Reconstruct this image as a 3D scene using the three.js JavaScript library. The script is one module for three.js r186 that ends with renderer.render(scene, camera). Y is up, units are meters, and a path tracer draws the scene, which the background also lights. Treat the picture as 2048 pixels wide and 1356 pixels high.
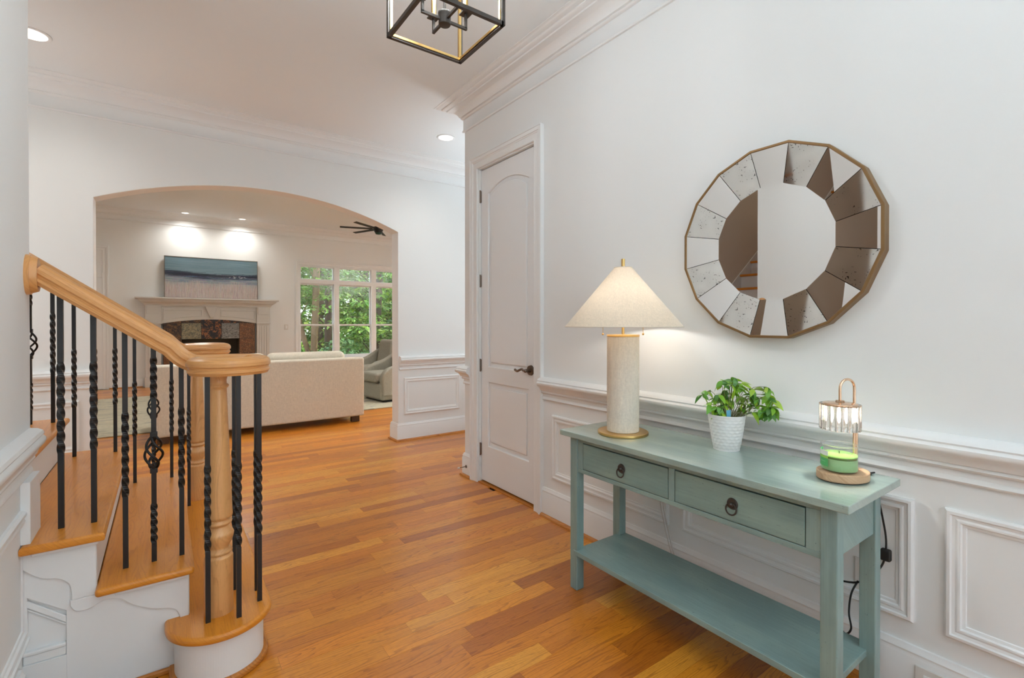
import * as THREE from 'three';
import { RoundedBoxGeometry } from 'three/addons/geometries/RoundedBoxGeometry.js';
import { mergeGeometries, toCreasedNormals } from 'three/addons/utils/BufferGeometryUtils.js';

// ---------------------------------------------------------------- camera, sky, sun, exposure
// plan coordinates below: x to the right, y up, "f" = distance forward from the camera's wall (world z = -f)
const scene = new THREE.Scene();
const W = 2048, H = 1356, FOCAL = 970, EYE = 1.26, YAW = THREE.MathUtils.degToRad(35.72), PITCH = 0.006;
const camera = new THREE.PerspectiveCamera(2 * THREE.MathUtils.radToDeg(Math.atan(H / 2 / FOCAL)), W / H, 0.05, 200);
camera.position.set(0, EYE, 0);
camera.lookAt(Math.sin(YAW) * Math.cos(PITCH), EYE - Math.sin(PITCH), -Math.cos(YAW) * Math.cos(PITCH));
camera.setViewOffset(W, H, 0, 26, W, H);

const renderer = new THREE.WebGLRenderer({ antialias: true });
renderer.toneMapping = THREE.LinearToneMapping;
renderer.toneMappingExposure = 1.28;
renderer.shadowMap.enabled = true;

const SUN = new THREE.Vector3(6, 9.5, 4).normalize();
// hazy bright summer sky: whitish at the horizon, pale blue overhead
{
  const w = 64, h = 64, d = new Float32Array(w * h * 4);
  for (let y = 0; y < h; y++) for (let x = 0; x < w; x++) {
    const up = Math.max(0, Math.sin(((y + 0.5) / h - 0.5) * Math.PI)), k = Math.pow(up, 0.6);
    d.set([0.84 - 0.2 * k, 0.94 - 0.12 * k, 0.98 + 0.04 * k, 1], (y * w + x) * 4);
  }
  const t = new THREE.DataTexture(d, w, h, THREE.RGBAFormat, THREE.FloatType);
  t.mapping = THREE.EquirectangularReflectionMapping; t.magFilter = t.minFilter = THREE.LinearFilter; t.needsUpdate = true;
  scene.background = t;
  scene.backgroundIntensity = 1.9;
}
const sun = new THREE.DirectionalLight(0xfff2dd, 4.2);
sun.name = 'sun';
sun.position.copy(SUN).multiplyScalar(40).add(new THREE.Vector3(4, 0, -18));
sun.target.position.set(4, 0, -18);
Object.assign(sun.shadow.camera, { left: -22, right: 22, top: 22, bottom: -22, near: 1, far: 90 });
sun.shadow.mapSize.set(2048, 2048);
scene.add(sun, sun.target);
// lamp strengths (candela), added fill lamps included, set here and used by the lamps' builders
const POWER = { hallCan: 2.0, foyerAddedCan: 0.8, livingAddedCan: 11, wallWasher: 3.7, lantern: 0.235, tableLamp: 0.105, warmer: 0.19, stairs: 1.5, foyerFillUp: 6.2, hallFillUp: 4.6, hallFillGlobe: 1.7, livingFillUp: 48 };
const WARM = new THREE.Color(0.97, 0.95, 0.9), SOFT = new THREE.Color(0.88, 0.95, 1), CLEAR = new THREE.Color(0.8, 0.92, 1), LAMP = new THREE.Color(1, 0.97, 0.92);

// ---------------------------------------------------------------- helpers
let seedState = 12345;
function rnd() { seedState = (seedState + 0x6d2b79f5) | 0; let t = Math.imul(seedState ^ (seedState >>> 15), 1 | seedState); t = (t + Math.imul(t ^ (t >>> 7), 61 | t)) ^ t; return ((t ^ (t >>> 14)) >>> 0) / 4294967296; }
const rr = (a, b) => a + (b - a) * rnd();
const V = (x, y, z) => new THREE.Vector3(x, y, z);
const usedNames = {};
function numbered(n) { const k = usedNames[n] = (usedNames[n] ?? -1) + 1; return k ? n + '_' + String(k).padStart(3, '0') : n; }
function clean(g) {
  g = g.index ? g.toNonIndexed() : g;
  for (const k of Object.keys(g.attributes)) if (!['position', 'normal', 'uv', 'color'].includes(k)) g.deleteAttribute(k);
  if (!g.attributes.normal) g.computeVertexNormals();
  if (!g.attributes.uv) g.setAttribute('uv', new THREE.BufferAttribute(new Float32Array(g.attributes.position.count * 2), 2));
  return g;
}
const join = (list) => list.length === 1 ? clean(list[0]) : mergeGeometries(list.map(clean));
function part(name, geoms, material, parent, label) {
  const m = new THREE.Mesh(Array.isArray(geoms) ? join(geoms) : geoms, material);
  m.name = parent === scene ? numbered(name) : partName(name, parent);
  if (label) m.userData.label = label;
  parent.add(m);
  return m;
}
function partName(name, parent) {
  const n = parent.userData._n ?? (Object.defineProperty(parent.userData, '_n', { value: {}, enumerable: false }), parent.userData._n);
  const k = n[name] = (n[name] ?? -1) + 1;
  return k ? name + '_' + String(k).padStart(3, '0') : name;
}
function thing(name, label, category, pos = [0, 0, 0], turn = 0, group) {
  const o = new THREE.Group();
  o.name = numbered(name);
  o.position.set(pos[0], pos[1], -pos[2]);
  o.rotation.y = turn;
  o.userData.label = label; o.userData.category = category;
  if (group) o.userData.group = group;
  scene.add(o);
  return o;
}
function structure(name, label) {
  const o = new THREE.Group();
  o.name = numbered(name);
  o.userData.kind = 'structure';
  if (label) o.userData.label = label;
  scene.add(o);
  return o;
}
// box by plan limits (world when used on groups at the origin)
function bx(x0, x1, y0, y1, f0, f1, r = 0, seg = 2) {
  const sx = Math.abs(x1 - x0), sy = Math.abs(y1 - y0), sz = Math.abs(f1 - f0);
  const g = r > 0 ? new RoundedBoxGeometry(sx, sy, sz, seg, Math.min(r, sx / 2.01, sy / 2.01, sz / 2.01)) : new THREE.BoxGeometry(sx, sy, sz);
  return g.translate((x0 + x1) / 2, (y0 + y1) / 2, -(f0 + f1) / 2);
}
// wood grain along one axis: uv in metres over the 2 m x 0.5 m texture
function grain(g, axis = 'x', ou = rnd(), ov = rnd()) {
  g = clean(g);
  const p = g.attributes.position, uv = g.attributes.uv;
  for (let i = 0; i < p.count; i++) {
    const x = p.getX(i), y = p.getY(i), z = p.getZ(i);
    const [u, v] = axis === 'x' ? [x, y + z] : axis === 'y' ? [y, x + z] : [z, x + y];
    uv.setXY(i, u / 2 + ou, v / 0.5 + ov);
  }
  return g;
}
function tint(g, c) {
  const n = g.attributes.position.count, a = new Float32Array(n * 3);
  for (let i = 0; i < n; i++) a.set(c, i * 3);
  g.setAttribute('color', new THREE.BufferAttribute(a, 3));
  return g;
}
// sweep of a profile [[offset to the left, depth], ...] along a mitred path [[a, b], ...]; map(a, b, d) gives the point
function sweep(path, profile, closed, map, crease = 0.5, capEnds = true) {
  const n = path.length, rows = [];
  const dir = (i, j) => { const x = path[j][0] - path[i][0], y = path[j][1] - path[i][1], l = Math.hypot(x, y); return [x / l, y / l]; };
  for (let i = 0; i < n; i++) {
    const before = closed || i > 0 ? dir((i + n - 1) % n, i) : null, after = closed || i < n - 1 ? dir(i, (i + 1) % n) : null;
    const a = before ?? after, b = after ?? before;
    const na = [-a[1], a[0]], nb = [-b[1], b[0]], k = 1 + na[0] * nb[0] + na[1] * nb[1];
    const m = [(na[0] + nb[0]) / k, (na[1] + nb[1]) / k];
    rows.push(profile.map(([o, d]) => map(path[i][0] + m[0] * o, path[i][1] + m[1] * o, d)));
  }
  const pos = [], tri = (a, b, c) => pos.push(...a, ...b, ...c);
  for (let i = 0; i < (closed ? n : n - 1); i++) {
    const p = rows[i], q = rows[(i + 1) % n];
    for (let k = 0; k + 1 < profile.length; k++) { tri(p[k], q[k], q[k + 1]); tri(p[k], q[k + 1], p[k + 1]); }
  }
  if (!closed && capEnds) {
    const faces = THREE.ShapeUtils.triangulateShape(profile.map(([o, d]) => new THREE.Vector2(o, d)), []);
    for (const r of [rows[0], rows[n - 1]]) for (const [i, j, k] of faces) tri(r[i], r[j], r[k]);
  }
  const g = new THREE.BufferGeometry();
  g.setAttribute('position', new THREE.Float32BufferAttribute(pos, 3));
  g.computeVertexNormals();
  return clean(toCreasedNormals(g, crease));
}
const PLAN = (a, b, d) => [a, d, -b];                       // path in plan (x, f), depth = height
const ON_RIGHT = (x) => (a, b, d) => [x - d, b, a];          // on a wall facing -x: a = -f, b = height, d = out of the wall
const ON_LEFT = (x) => (a, b, d) => [x + d, b, -a];          // on a wall facing +x: a = f
const ON_FAR = (f) => (a, b, d) => [a, b, -f + d];           // on a wall facing the camera: a = x
const frame = (a0, a1, b0, b1, profile, map) => sweep([[a0, b0], [a1, b0], [a1, b1], [a0, b1]], profile, true, map);
function shapeOf(points) { const s = new THREE.Shape(); points.forEach(([x, y], i) => i ? s.lineTo(x, y) : s.moveTo(x, y)); s.closePath(); return s; }
function extrude(shape, depth, bevel = 0, seg = 1, curve = 12) {
  return clean(new THREE.ExtrudeGeometry(shape, { depth: depth - 2 * bevel, bevelEnabled: bevel > 0, bevelThickness: bevel, bevelSize: bevel, bevelOffset: -bevel, bevelSegments: seg, curveSegments: curve }).translate(0, 0, bevel));
}
const lathe = (pts, seg = 40) => new THREE.LatheGeometry(pts.map(([r, y]) => new THREE.Vector2(r, y)), seg);
function tube(points, r, seg = 24, rad = 8, tension = 0.5) { return new THREE.TubeGeometry(new THREE.CatmullRomCurve3(points, false, 'catmullrom', tension), seg, r, rad, false); }
function cyl(x, y0, y1, z, r, seg = 20) { return new THREE.CylinderGeometry(r, r, y1 - y0, seg).translate(x, (y0 + y1) / 2, z); }
function bar(a, b, w, h = w) { // square bar between two points
  const d = b.clone().sub(a), g = new THREE.BoxGeometry(w, d.length(), h);
  g.applyQuaternion(new THREE.Quaternion().setFromUnitVectors(V(0, 1, 0), d.clone().normalize()));
  return g.translate((a.x + b.x) / 2, (a.y + b.y) / 2, (a.z + b.z) / 2);
}

// ---------------------------------------------------------------- noise and textures
function lattice(px, py, seed) {
  const t = new Float32Array(px * py); let s = seed;
  for (let i = 0; i < t.length; i++) { s = (Math.imul(s, 1664525) + 1013904223) | 0; t[i] = (s >>> 0) / 4294967296; }
  return (x, y) => {
    const ix = Math.floor(x), iy = Math.floor(y), fx = x - ix, fy = y - iy, u = fx * fx * (3 - 2 * fx), v = fy * fy * (3 - 2 * fy);
    const at = (i, j) => t[(((j % py) + py) % py) * px + (((i % px) + px) % px)];
    return (at(ix, iy) * (1 - u) + at(ix + 1, iy) * u) * (1 - v) + (at(ix, iy + 1) * (1 - u) + at(ix + 1, iy + 1) * u) * v;
  };
}
function dataTexture(w, h, fn, srgb = true, repeat = [1, 1]) {
  const d = new Uint8Array(w * h * 4);
  for (let y = 0; y < h; y++) for (let x = 0; x < w; x++) {
    const c = fn(x / w, y / h);
    for (let k = 0; k < 3; k++) d[(y * w + x) * 4 + k] = Math.max(0, Math.min(255, c[k] * 255));
    d[(y * w + x) * 4 + 3] = 255;
  }
  const t = new THREE.DataTexture(d, w, h);
  t.magFilter = THREE.LinearFilter; t.minFilter = THREE.LinearMipmapLinearFilter; t.generateMipmaps = true;
  t.wrapS = t.wrapT = THREE.RepeatWrapping; t.repeat.set(...repeat);
  if (srgb) t.colorSpace = THREE.SRGBColorSpace;
  t.needsUpdate = true;
  return t;
}
const smooth = (a, b, x) => { x = Math.max(0, Math.min(1, (x - a) / (b - a))); return x * x * (3 - 2 * x); };
// oak: 2 m along u, 0.5 m along v
const n1 = lattice(6, 16, 11), n2 = lattice(14, 40, 23), n3 = lattice(90, 512, 37), n4 = lattice(4, 8, 51), n5 = lattice(260, 512, 77);
function oak(u, v) {
  const warp = n1(u * 6, v * 16) * 5.5 + n2(u * 14, v * 40) * 1.3;
  const ring = (v * 34 + warp) % 1, line = smooth(0.55, 0.97, ring) * (1 - smooth(0.97, 1, ring));
  const pore = n3(u * 90, v * 512), fine = n5(u * 260, v * 512), broad = n4(u * 4, v * 8);
  let t = 0.97 - 0.17 * line * (0.45 + 0.8 * n2(u * 14 + 3, v * 40)) - 0.12 * smooth(0.66, 0.95, pore) - 0.05 * fine + 0.06 * (broad - 0.5);
  return t;
}
const oakMap = dataTexture(1536, 768, (u, v) => { const t = oak(u, v); return [Math.pow(t, 0.8), Math.pow(t, 1.15), Math.pow(t, 1.5)]; });
const oakSoft = dataTexture(768, 384, (u, v) => { const t = 0.97 - (0.97 - oak(u, v)) * 0.42; return [Math.pow(t, 0.8), Math.pow(t, 1.15), Math.pow(t, 1.5)]; });
const blotch = lattice(12, 12, 5), blotch2 = lattice(60, 60, 9), blotch3 = lattice(200, 200, 15), streak = lattice(8, 220, 19);
const paintMap = dataTexture(768, 768, (u, v) => {
  const b = blotch(u * 12, v * 12), c = blotch2(u * 60, v * 60), s = streak(u * 8, v * 220), d = blotch3(u * 200, v * 200);
  let t = 0.9 + 0.09 * (b - 0.5) + 0.05 * (s - 0.5) + 0.04 * (c - 0.5);
  if (d > 0.965 && b > 0.5) t *= 0.6;
  return [t * (0.985 + 0.04 * (b - 0.5)), t, t * (1 - 0.03 * (b - 0.5))];
});
const weave = lattice(256, 40, 3), weave2 = lattice(40, 256, 8);
const linenMap = dataTexture(512, 512, (u, v) => { const t = 0.93 + 0.07 * weave(u * 256, v * 40) + 0.05 * weave2(u * 40, v * 256) - 0.06; return [t, t, t]; });
const speck = lattice(70, 70, 41), speckB = lattice(9, 9, 43);
const antiqueMap = dataTexture(512, 512, (u, v) => { const s = smooth(0.86, 0.93, speck(u * 70, v * 70)) * smooth(0.3, 0.7, speckB(u * 9, v * 9)); const t = 0.97 - 0.62 * s - 0.06 * speckB(u * 9, v * 9); return [t, t, t * 0.99]; });
const fan = lattice(30, 30, 61);
const rugMap = dataTexture(512, 512, (u, v) => {
  const a = fan(u * 9, v * 26), b = blotch2(u * 60, v * 60), c = smooth(0.62, 0.8, fan(u * 5 + 4, v * 18 + 7));
  const t = 0.9 + 0.08 * (b - 0.5);
  return [(0.86 - 0.13 * c - 0.05 * a) * t, (0.83 - 0.12 * c - 0.04 * a) * t, (0.74 - 0.08 * c - 0.05 * a) * t];
});
function slateMap(seed, c0, c1, c2) {
  const a = lattice(7, 7, seed), b = lattice(26, 26, seed + 1), c = lattice(90, 90, seed + 2);
  return dataTexture(128, 128, (u, v) => { const t = smooth(0.3, 0.7, 0.6 * a(u * 7, v * 7) + 0.4 * b(u * 26, v * 26)), s = smooth(0.55, 0.8, b(u * 26 + 9, v * 26)), k = 0.8 + 0.4 * c(u * 90, v * 90); return [0, 1, 2].map((i) => ((c0[i] * (1 - t) + c1[i] * t) * (1 - s) + c2[i] * s) * k * 1.25); });
}

// ---------------------------------------------------------------- materials
const std = (o) => new THREE.MeshStandardMaterial(o), phys = (o) => new THREE.MeshPhysicalMaterial(o);
const rgb = (r, g, b) => new THREE.Color().setRGB(r, g, b);
const M = {
  wall: std({ color: rgb(0.845, 0.86, 0.855), roughness: 0.75, side: THREE.DoubleSide }),
  ceiling: std({ color: rgb(0.855, 0.895, 0.91), roughness: 0.9 }),
  trim: std({ color: rgb(0.865, 0.88, 0.88), roughness: 0.38, side: THREE.DoubleSide }),
  door: std({ color: rgb(0.86, 0.88, 0.89), roughness: 0.4 }),
  floor: phys({ color: 0xffffff, map: oakMap, vertexColors: true, roughness: 0.36, clearcoat: 0.42, clearcoatRoughness: 0.13 }),
  floorGap: std({ color: rgb(0.05, 0.022, 0.008), roughness: 0.8 }),
  shoe: std({ color: rgb(0.62, 0.24, 0.04), map: oakMap, roughness: 0.35, side: THREE.DoubleSide }),
  tread: phys({ color: rgb(0.82, 0.315, 0.028), map: oakSoft, roughness: 0.38, clearcoat: 0.25, clearcoatRoughness: 0.15 }),
  rail: phys({ color: rgb(0.84, 0.43, 0.15), map: oakSoft, roughness: 0.36, clearcoat: 0.35, clearcoatRoughness: 0.2, side: THREE.DoubleSide }),
  newel: phys({ color: rgb(0.9, 0.49, 0.19), map: oakSoft, roughness: 0.36, clearcoat: 0.35, clearcoatRoughness: 0.2 }),
  iron: std({ color: rgb(0.009, 0.009, 0.01), roughness: 0.36, metalness: 0.0, side: THREE.DoubleSide }),
  bronze: std({ color: rgb(0.075, 0.066, 0.06), roughness: 0.45, metalness: 0.6 }),
  pewter: std({ color: rgb(0.2, 0.16, 0.13), roughness: 0.3, metalness: 0.9 }),
  brass: std({ color: rgb(0.72, 0.48, 0.18), roughness: 0.28, metalness: 1 }),
  frameGold: std({ color: rgb(0.25, 0.145, 0.06), roughness: 0.45, metalness: 0.6 }),
  roseGold: std({ color: rgb(0.85, 0.6, 0.42), roughness: 0.18, metalness: 1 }),
  paintTop: phys({ color: rgb(0.42, 0.545, 0.49), map: paintMap, roughness: 0.3, clearcoat: 1, clearcoatRoughness: 0.12 }),
  paint: std({ color: rgb(0.335, 0.475, 0.45), map: paintMap, roughness: 0.3 }),
  paintDrawer: std({ color: rgb(0.315, 0.455, 0.415), map: paintMap, roughness: 0.32 }),
  dark: std({ color: rgb(0.02, 0.02, 0.02), roughness: 0.9 }),
  mirror: std({ color: rgb(0.9, 0.9, 0.89), roughness: 0.0, metalness: 1 }),
  antique: std({ color: rgb(0.9, 0.9, 0.89), map: antiqueMap, roughness: 0.05, metalness: 1 }),
  shade: phys({ color: rgb(0.85, 0.73, 0.58), map: linenMap, roughness: 0.95, transmission: 0.2, thickness: 0, side: THREE.DoubleSide }),
  linen: std({ color: rgb(0.88, 0.8, 0.68), map: linenMap, roughness: 0.85 }),
  ceramic: std({ color: rgb(0.84, 0.84, 0.83), roughness: 0.35 }),
  soil: std({ color: rgb(0.06, 0.04, 0.025), roughness: 1 }),
  stem: std({ color: rgb(0.16, 0.17, 0.05), roughness: 0.7 }),
  stairPaint: std({ color: rgb(0.75, 0.66, 0.57), roughness: 0.8 }),  // even pale beige, tuned to the brown that the wall mirror shows
  glass: phys({ color: 0xffffff, transmission: 1, thickness: 0, roughness: 0.02, ior: 1.5 }),
  crystal: phys({ color: rgb(1, 0.97, 0.94), transmission: 1, thickness: 0.01, roughness: 0.1, ior: 1.5 }),
  waxGreen: phys({ color: rgb(0.27, 0.46, 0.2), roughness: 0.45 }),
  waxMelt: phys({ color: rgb(0.17, 0.32, 0.07), roughness: 0.08 }),
  paleWood: std({ color: rgb(0.66, 0.44, 0.27), map: oakSoft, roughness: 0.5 }),
  sofa: std({ color: rgb(0.87, 0.82, 0.7), map: linenMap, roughness: 0.95 }),
  armchair: std({ color: rgb(0.4, 0.385, 0.32), map: linenMap, roughness: 0.95}),
  mantel: std({ color: rgb(0.66, 0.64, 0.6), roughness: 0.45 }),
  black: std({ color: rgb(0.012, 0.012, 0.012), roughness: 0.6 }),
  plate: std({ color: rgb(0.75, 0.73, 0.7), roughness: 0.4 }),
  whiteCord: std({ color: rgb(0.62, 0.6, 0.57), roughness: 0.5 }),
  glowWarm: std({ color: 0xffffff, emissive: rgb(1, 0.92, 0.8), emissiveIntensity: 2.2, roughness: 0.6 }),
  glowBulb: std({ color: 0xffffff, emissive: rgb(1, 0.86, 0.66), emissiveIntensity: 2.5, roughness: 0.6 }),
  glowBright: std({ color: 0xffffff, emissive: rgb(1, 0.9, 0.76), emissiveIntensity: 7, roughness: 0.6 }),
  flame: std({ color: 0xffffff, emissive: rgb(1, 0.62, 0.2), emissiveIntensity: 1.4, roughness: 1 }),
};
// a lamp's light, in the lamp's own group
function pointLight(parent, pos, cd, color, radius = 1) { const l = new THREE.PointLight(color, cd, 0, 2); l.position.copy(pos); l.name = 'glow'; l.shadow.radius = radius; parent.add(l); return l; }
function spotLight(parent, pos, to, cd, color, angle, radius = 2) { const l = new THREE.SpotLight(color, cd, 0, angle, 0.9, 2); l.position.copy(pos); l.target.position.copy(to); l.name = 'beam'; l.target.name = 'beam_target'; l.shadow.radius = radius; parent.add(l, l.target); return l; }

// ---------------------------------------------------------------- the setting
const XR = 2.03, XL = -0.366, FA = 4.9, FA2 = 5.07, FL = 12, HC = 3.05, HL = 3.46, FRONT = -1.6, CORNER = 3.49, EDGE = 2.28;
// floor
{
  const floor = structure('floor', 'glossy honey oak strip floor');
  part('subfloor', [bx(-4.1, 6.6, -0.2, -0.014, FRONT - 0.2, FL + 0.2)], M.floorGap, floor);
  const tones = [[0.8, 0.31, 0.026], [0.87, 0.385, 0.045], [0.68, 0.23, 0.018], [0.56, 0.175, 0.014], [0.77, 0.275, 0.02], [0.83, 0.325, 0.026], [0.72, 0.25, 0.02]];
  const row = 0.0857, loose = [];
  let count = 0;
  for (let k = 0; ; k++) {
    const f0 = FRONT + k * row, f1 = f0 + row - 0.0008;
    if (f1 > FL) break;
    const mid = (f0 + f1) / 2;
    let x = mid < 2.0 ? XL : mid < EDGE ? 0.0 : mid < 3.6 ? 0.0 : mid < FA ? -2.2 : mid < FA2 ? -0.44 : -3.4;
    const end = mid < CORNER ? XR : mid < FA ? 4.4 : mid < FA2 ? 2.035 : 6.4;
    x -= rr(0, 0.6);
    let last = -1;
    while (x < end) {
      const len = rr(0.35, 1.7), a = Math.max(x, mid < 2 ? XL : mid < 3.6 ? -0.02 : -4), b = Math.min(x + len - 0.0006, end);
      let t; do t = Math.floor(rnd() * tones.length); while (t === last);
      last = t;
      const s = rr(0.92, 1.08), ou = rnd(), ov = rnd();
      if (b - a > 0.03) {
        const g = tint(grain(bx(a, b, -0.014, 0, f0, f1), 'x', ou, ov), tones[t].map((c) => c * s));
        if (mid > 0.5 && mid < 6.3 && a < 3.0 && count < 290) { part('plank', g, M.floor, floor); count++; } else loose.push(g);
      }
      x += len;
    }
  }
  const rest = part('distant_planks', loose, M.floor, floor);
  rest.userData.kind = 'stuff';
}
// ceilings
{
  const c = structure('foyer_ceiling', 'white foyer and hall ceiling');
  part('ceiling_board', [bx(-0.5, 2.15, HC, HC + 0.15, FRONT - 0.12, CORNER), bx(-4, 4.5, HC, HC + 0.15, CORNER, FA), bx(-4, -0.5, HC, HC + 0.15, 3.31, CORNER), bx(-1.25, -0.5, HC, HC + 0.15, EDGE, 3.31)], M.ceiling, c);
  const l = structure('living_room_ceiling', 'living room ceiling');
  part('ceiling_board', [bx(-3.6, 6.6, HL, HL + 0.15, FA, FL + 0.15)], M.ceiling, l);
  const s = structure('stairwell_ceiling', 'ceiling over the upper stairs');
  part('ceiling_board', [bx(-4.2, -1.1, 5.2, 5.35, 2.1, 3.5)], M.stairPaint, s);
}
// profiles
const CROWN = [[0, -0.218], [0.013, -0.218], [0.017, -0.21], [0.013, -0.201], [0.01, -0.197], [0.01, -0.116], [0.02, -0.112], [0.026, -0.103], [0.024, -0.098], [0.034, -0.094], [0.038, -0.084], [0.05, -0.066], [0.07, -0.051], [0.098, -0.042], [0.11, -0.04], [0.113, -0.032], [0.136, -0.027], [0.142, -0.02], [0.142, -0.015], [0.168, -0.012], [0.174, -0.006], [0.19, -0.004], [0.19, 0], [0, 0]];
const RAIL = [[0, 0.758], [0.009, 0.758], [0.014, 0.765], [0.01, 0.775], [0.006, 0.779], [0.006, 0.797], [0.016, 0.8], [0.022, 0.808], [0.018, 0.817], [0.028, 0.821], [0.033, 0.832], [0.042, 0.845], [0.055, 0.852], [0.062, 0.862], [0.062, 0.873], [0.052, 0.882], [0.056, 0.888], [0.05, 0.898], [0.03, 0.905], [0, 0.908]];
const BASE = [[0, 0.0], [0.018, 0.0], [0.018, 0.15], [0.014, 0.155], [0.014, 0.16], [0.016, 0.167], [0.01, 0.178], [0.008, 0.186], [0, 0.187]];
const SHOE = [[0.018, 0], [0.036, 0], [0.035, 0.008], [0.03, 0.015], [0.018, 0.02]];
const CASING = [[0, 0], [0, 0.014], [0.005, 0.017], [0.012, 0.014], [0.045, 0.017], [0.05, 0.021], [0.056, 0.02], [0.06, 0.025], [0.072, 0.027], [0.082, 0.024], [0.085, 0.029], [0.089, 0.029], [0.089, 0]];
const PANEL = [[0, 0], [0, 0.009], [0.006, 0.016], [0.014, 0.017], [0.018, 0.012], [0.026, 0.01], [0.032, 0.013], [0.038, 0.012], [0.042, 0.006], [0.05, 0.004], [0.052, 0]];
const crownAt = (path, y) => sweep(path, CROWN.map(([o, d]) => [o, d + y]), false, PLAN, 0.7);
const runOf = (path, profile) => sweep(path, profile, false, PLAN, 0.7);
const shoeOf = (path) => { const g = runOf(path, SHOE); return grain(g, Math.abs(path[1][0] - path[0][0]) > Math.abs(path[1][1] - path[0][1]) ? 'x' : 'z'); };

const DOOR = { f0: 2.555, f1: 3.28, top: 2.478 };
// right wall of the foyer, with the closet door's opening
{
  const w = structure('wall_right', 'white wall with wainscot and chair rail behind the console table');
  part('plaster', [bx(XR, XR + 0.12, 0, HC, FRONT, DOOR.f0), bx(XR, XR + 0.12, 0, HC, DOOR.f1, CORNER), bx(XR, XR + 0.12, DOOR.top, HC, DOOR.f0, DOOR.f1), bx(XR + 0.12, 4.5, 0, HC, CORNER - 0.12, CORNER), bx(XR + 0.5, XR + 0.6, 0, HC, 2.3, CORNER - 0.12), bx(XR + 0.12, XR + 0.6, 0, HC, 2.2, 2.3)], M.wall, w);
  part('crown_molding', crownAt([[XR, FRONT], [XR, CORNER], [4.5, CORNER]], HC), M.trim, w);
  part('chair_rail', [runOf([[XR, FRONT], [XR, DOOR.f0 - 0.089]], RAIL), runOf([[XR, DOOR.f1 + 0.089], [XR, CORNER], [4.5, CORNER]], RAIL)], M.trim, w);
  part('baseboard', [runOf([[XR, FRONT], [XR, DOOR.f0 - 0.089]], BASE), runOf([[XR, DOOR.f1 + 0.089], [XR, CORNER], [4.5, CORNER]], BASE)], M.trim, w);
  part('shoe_molding', [shoeOf([[XR, FRONT], [XR, DOOR.f0 - 0.089]]), shoeOf([[XR, DOOR.f1 + 0.089], [XR, CORNER], [4.5, CORNER]])], M.shoe, w, 'orange oak shoe molding');
  for (const [f0, f1] of [[1.49, 2.372], [0.525, 1.412], [-0.44, 0.447], [-1.42, -0.52]]) part('panel_molding', frame(-f1, -f0, 0.262, 0.672, PANEL, ON_RIGHT(XR)), M.trim, w);
}
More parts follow.
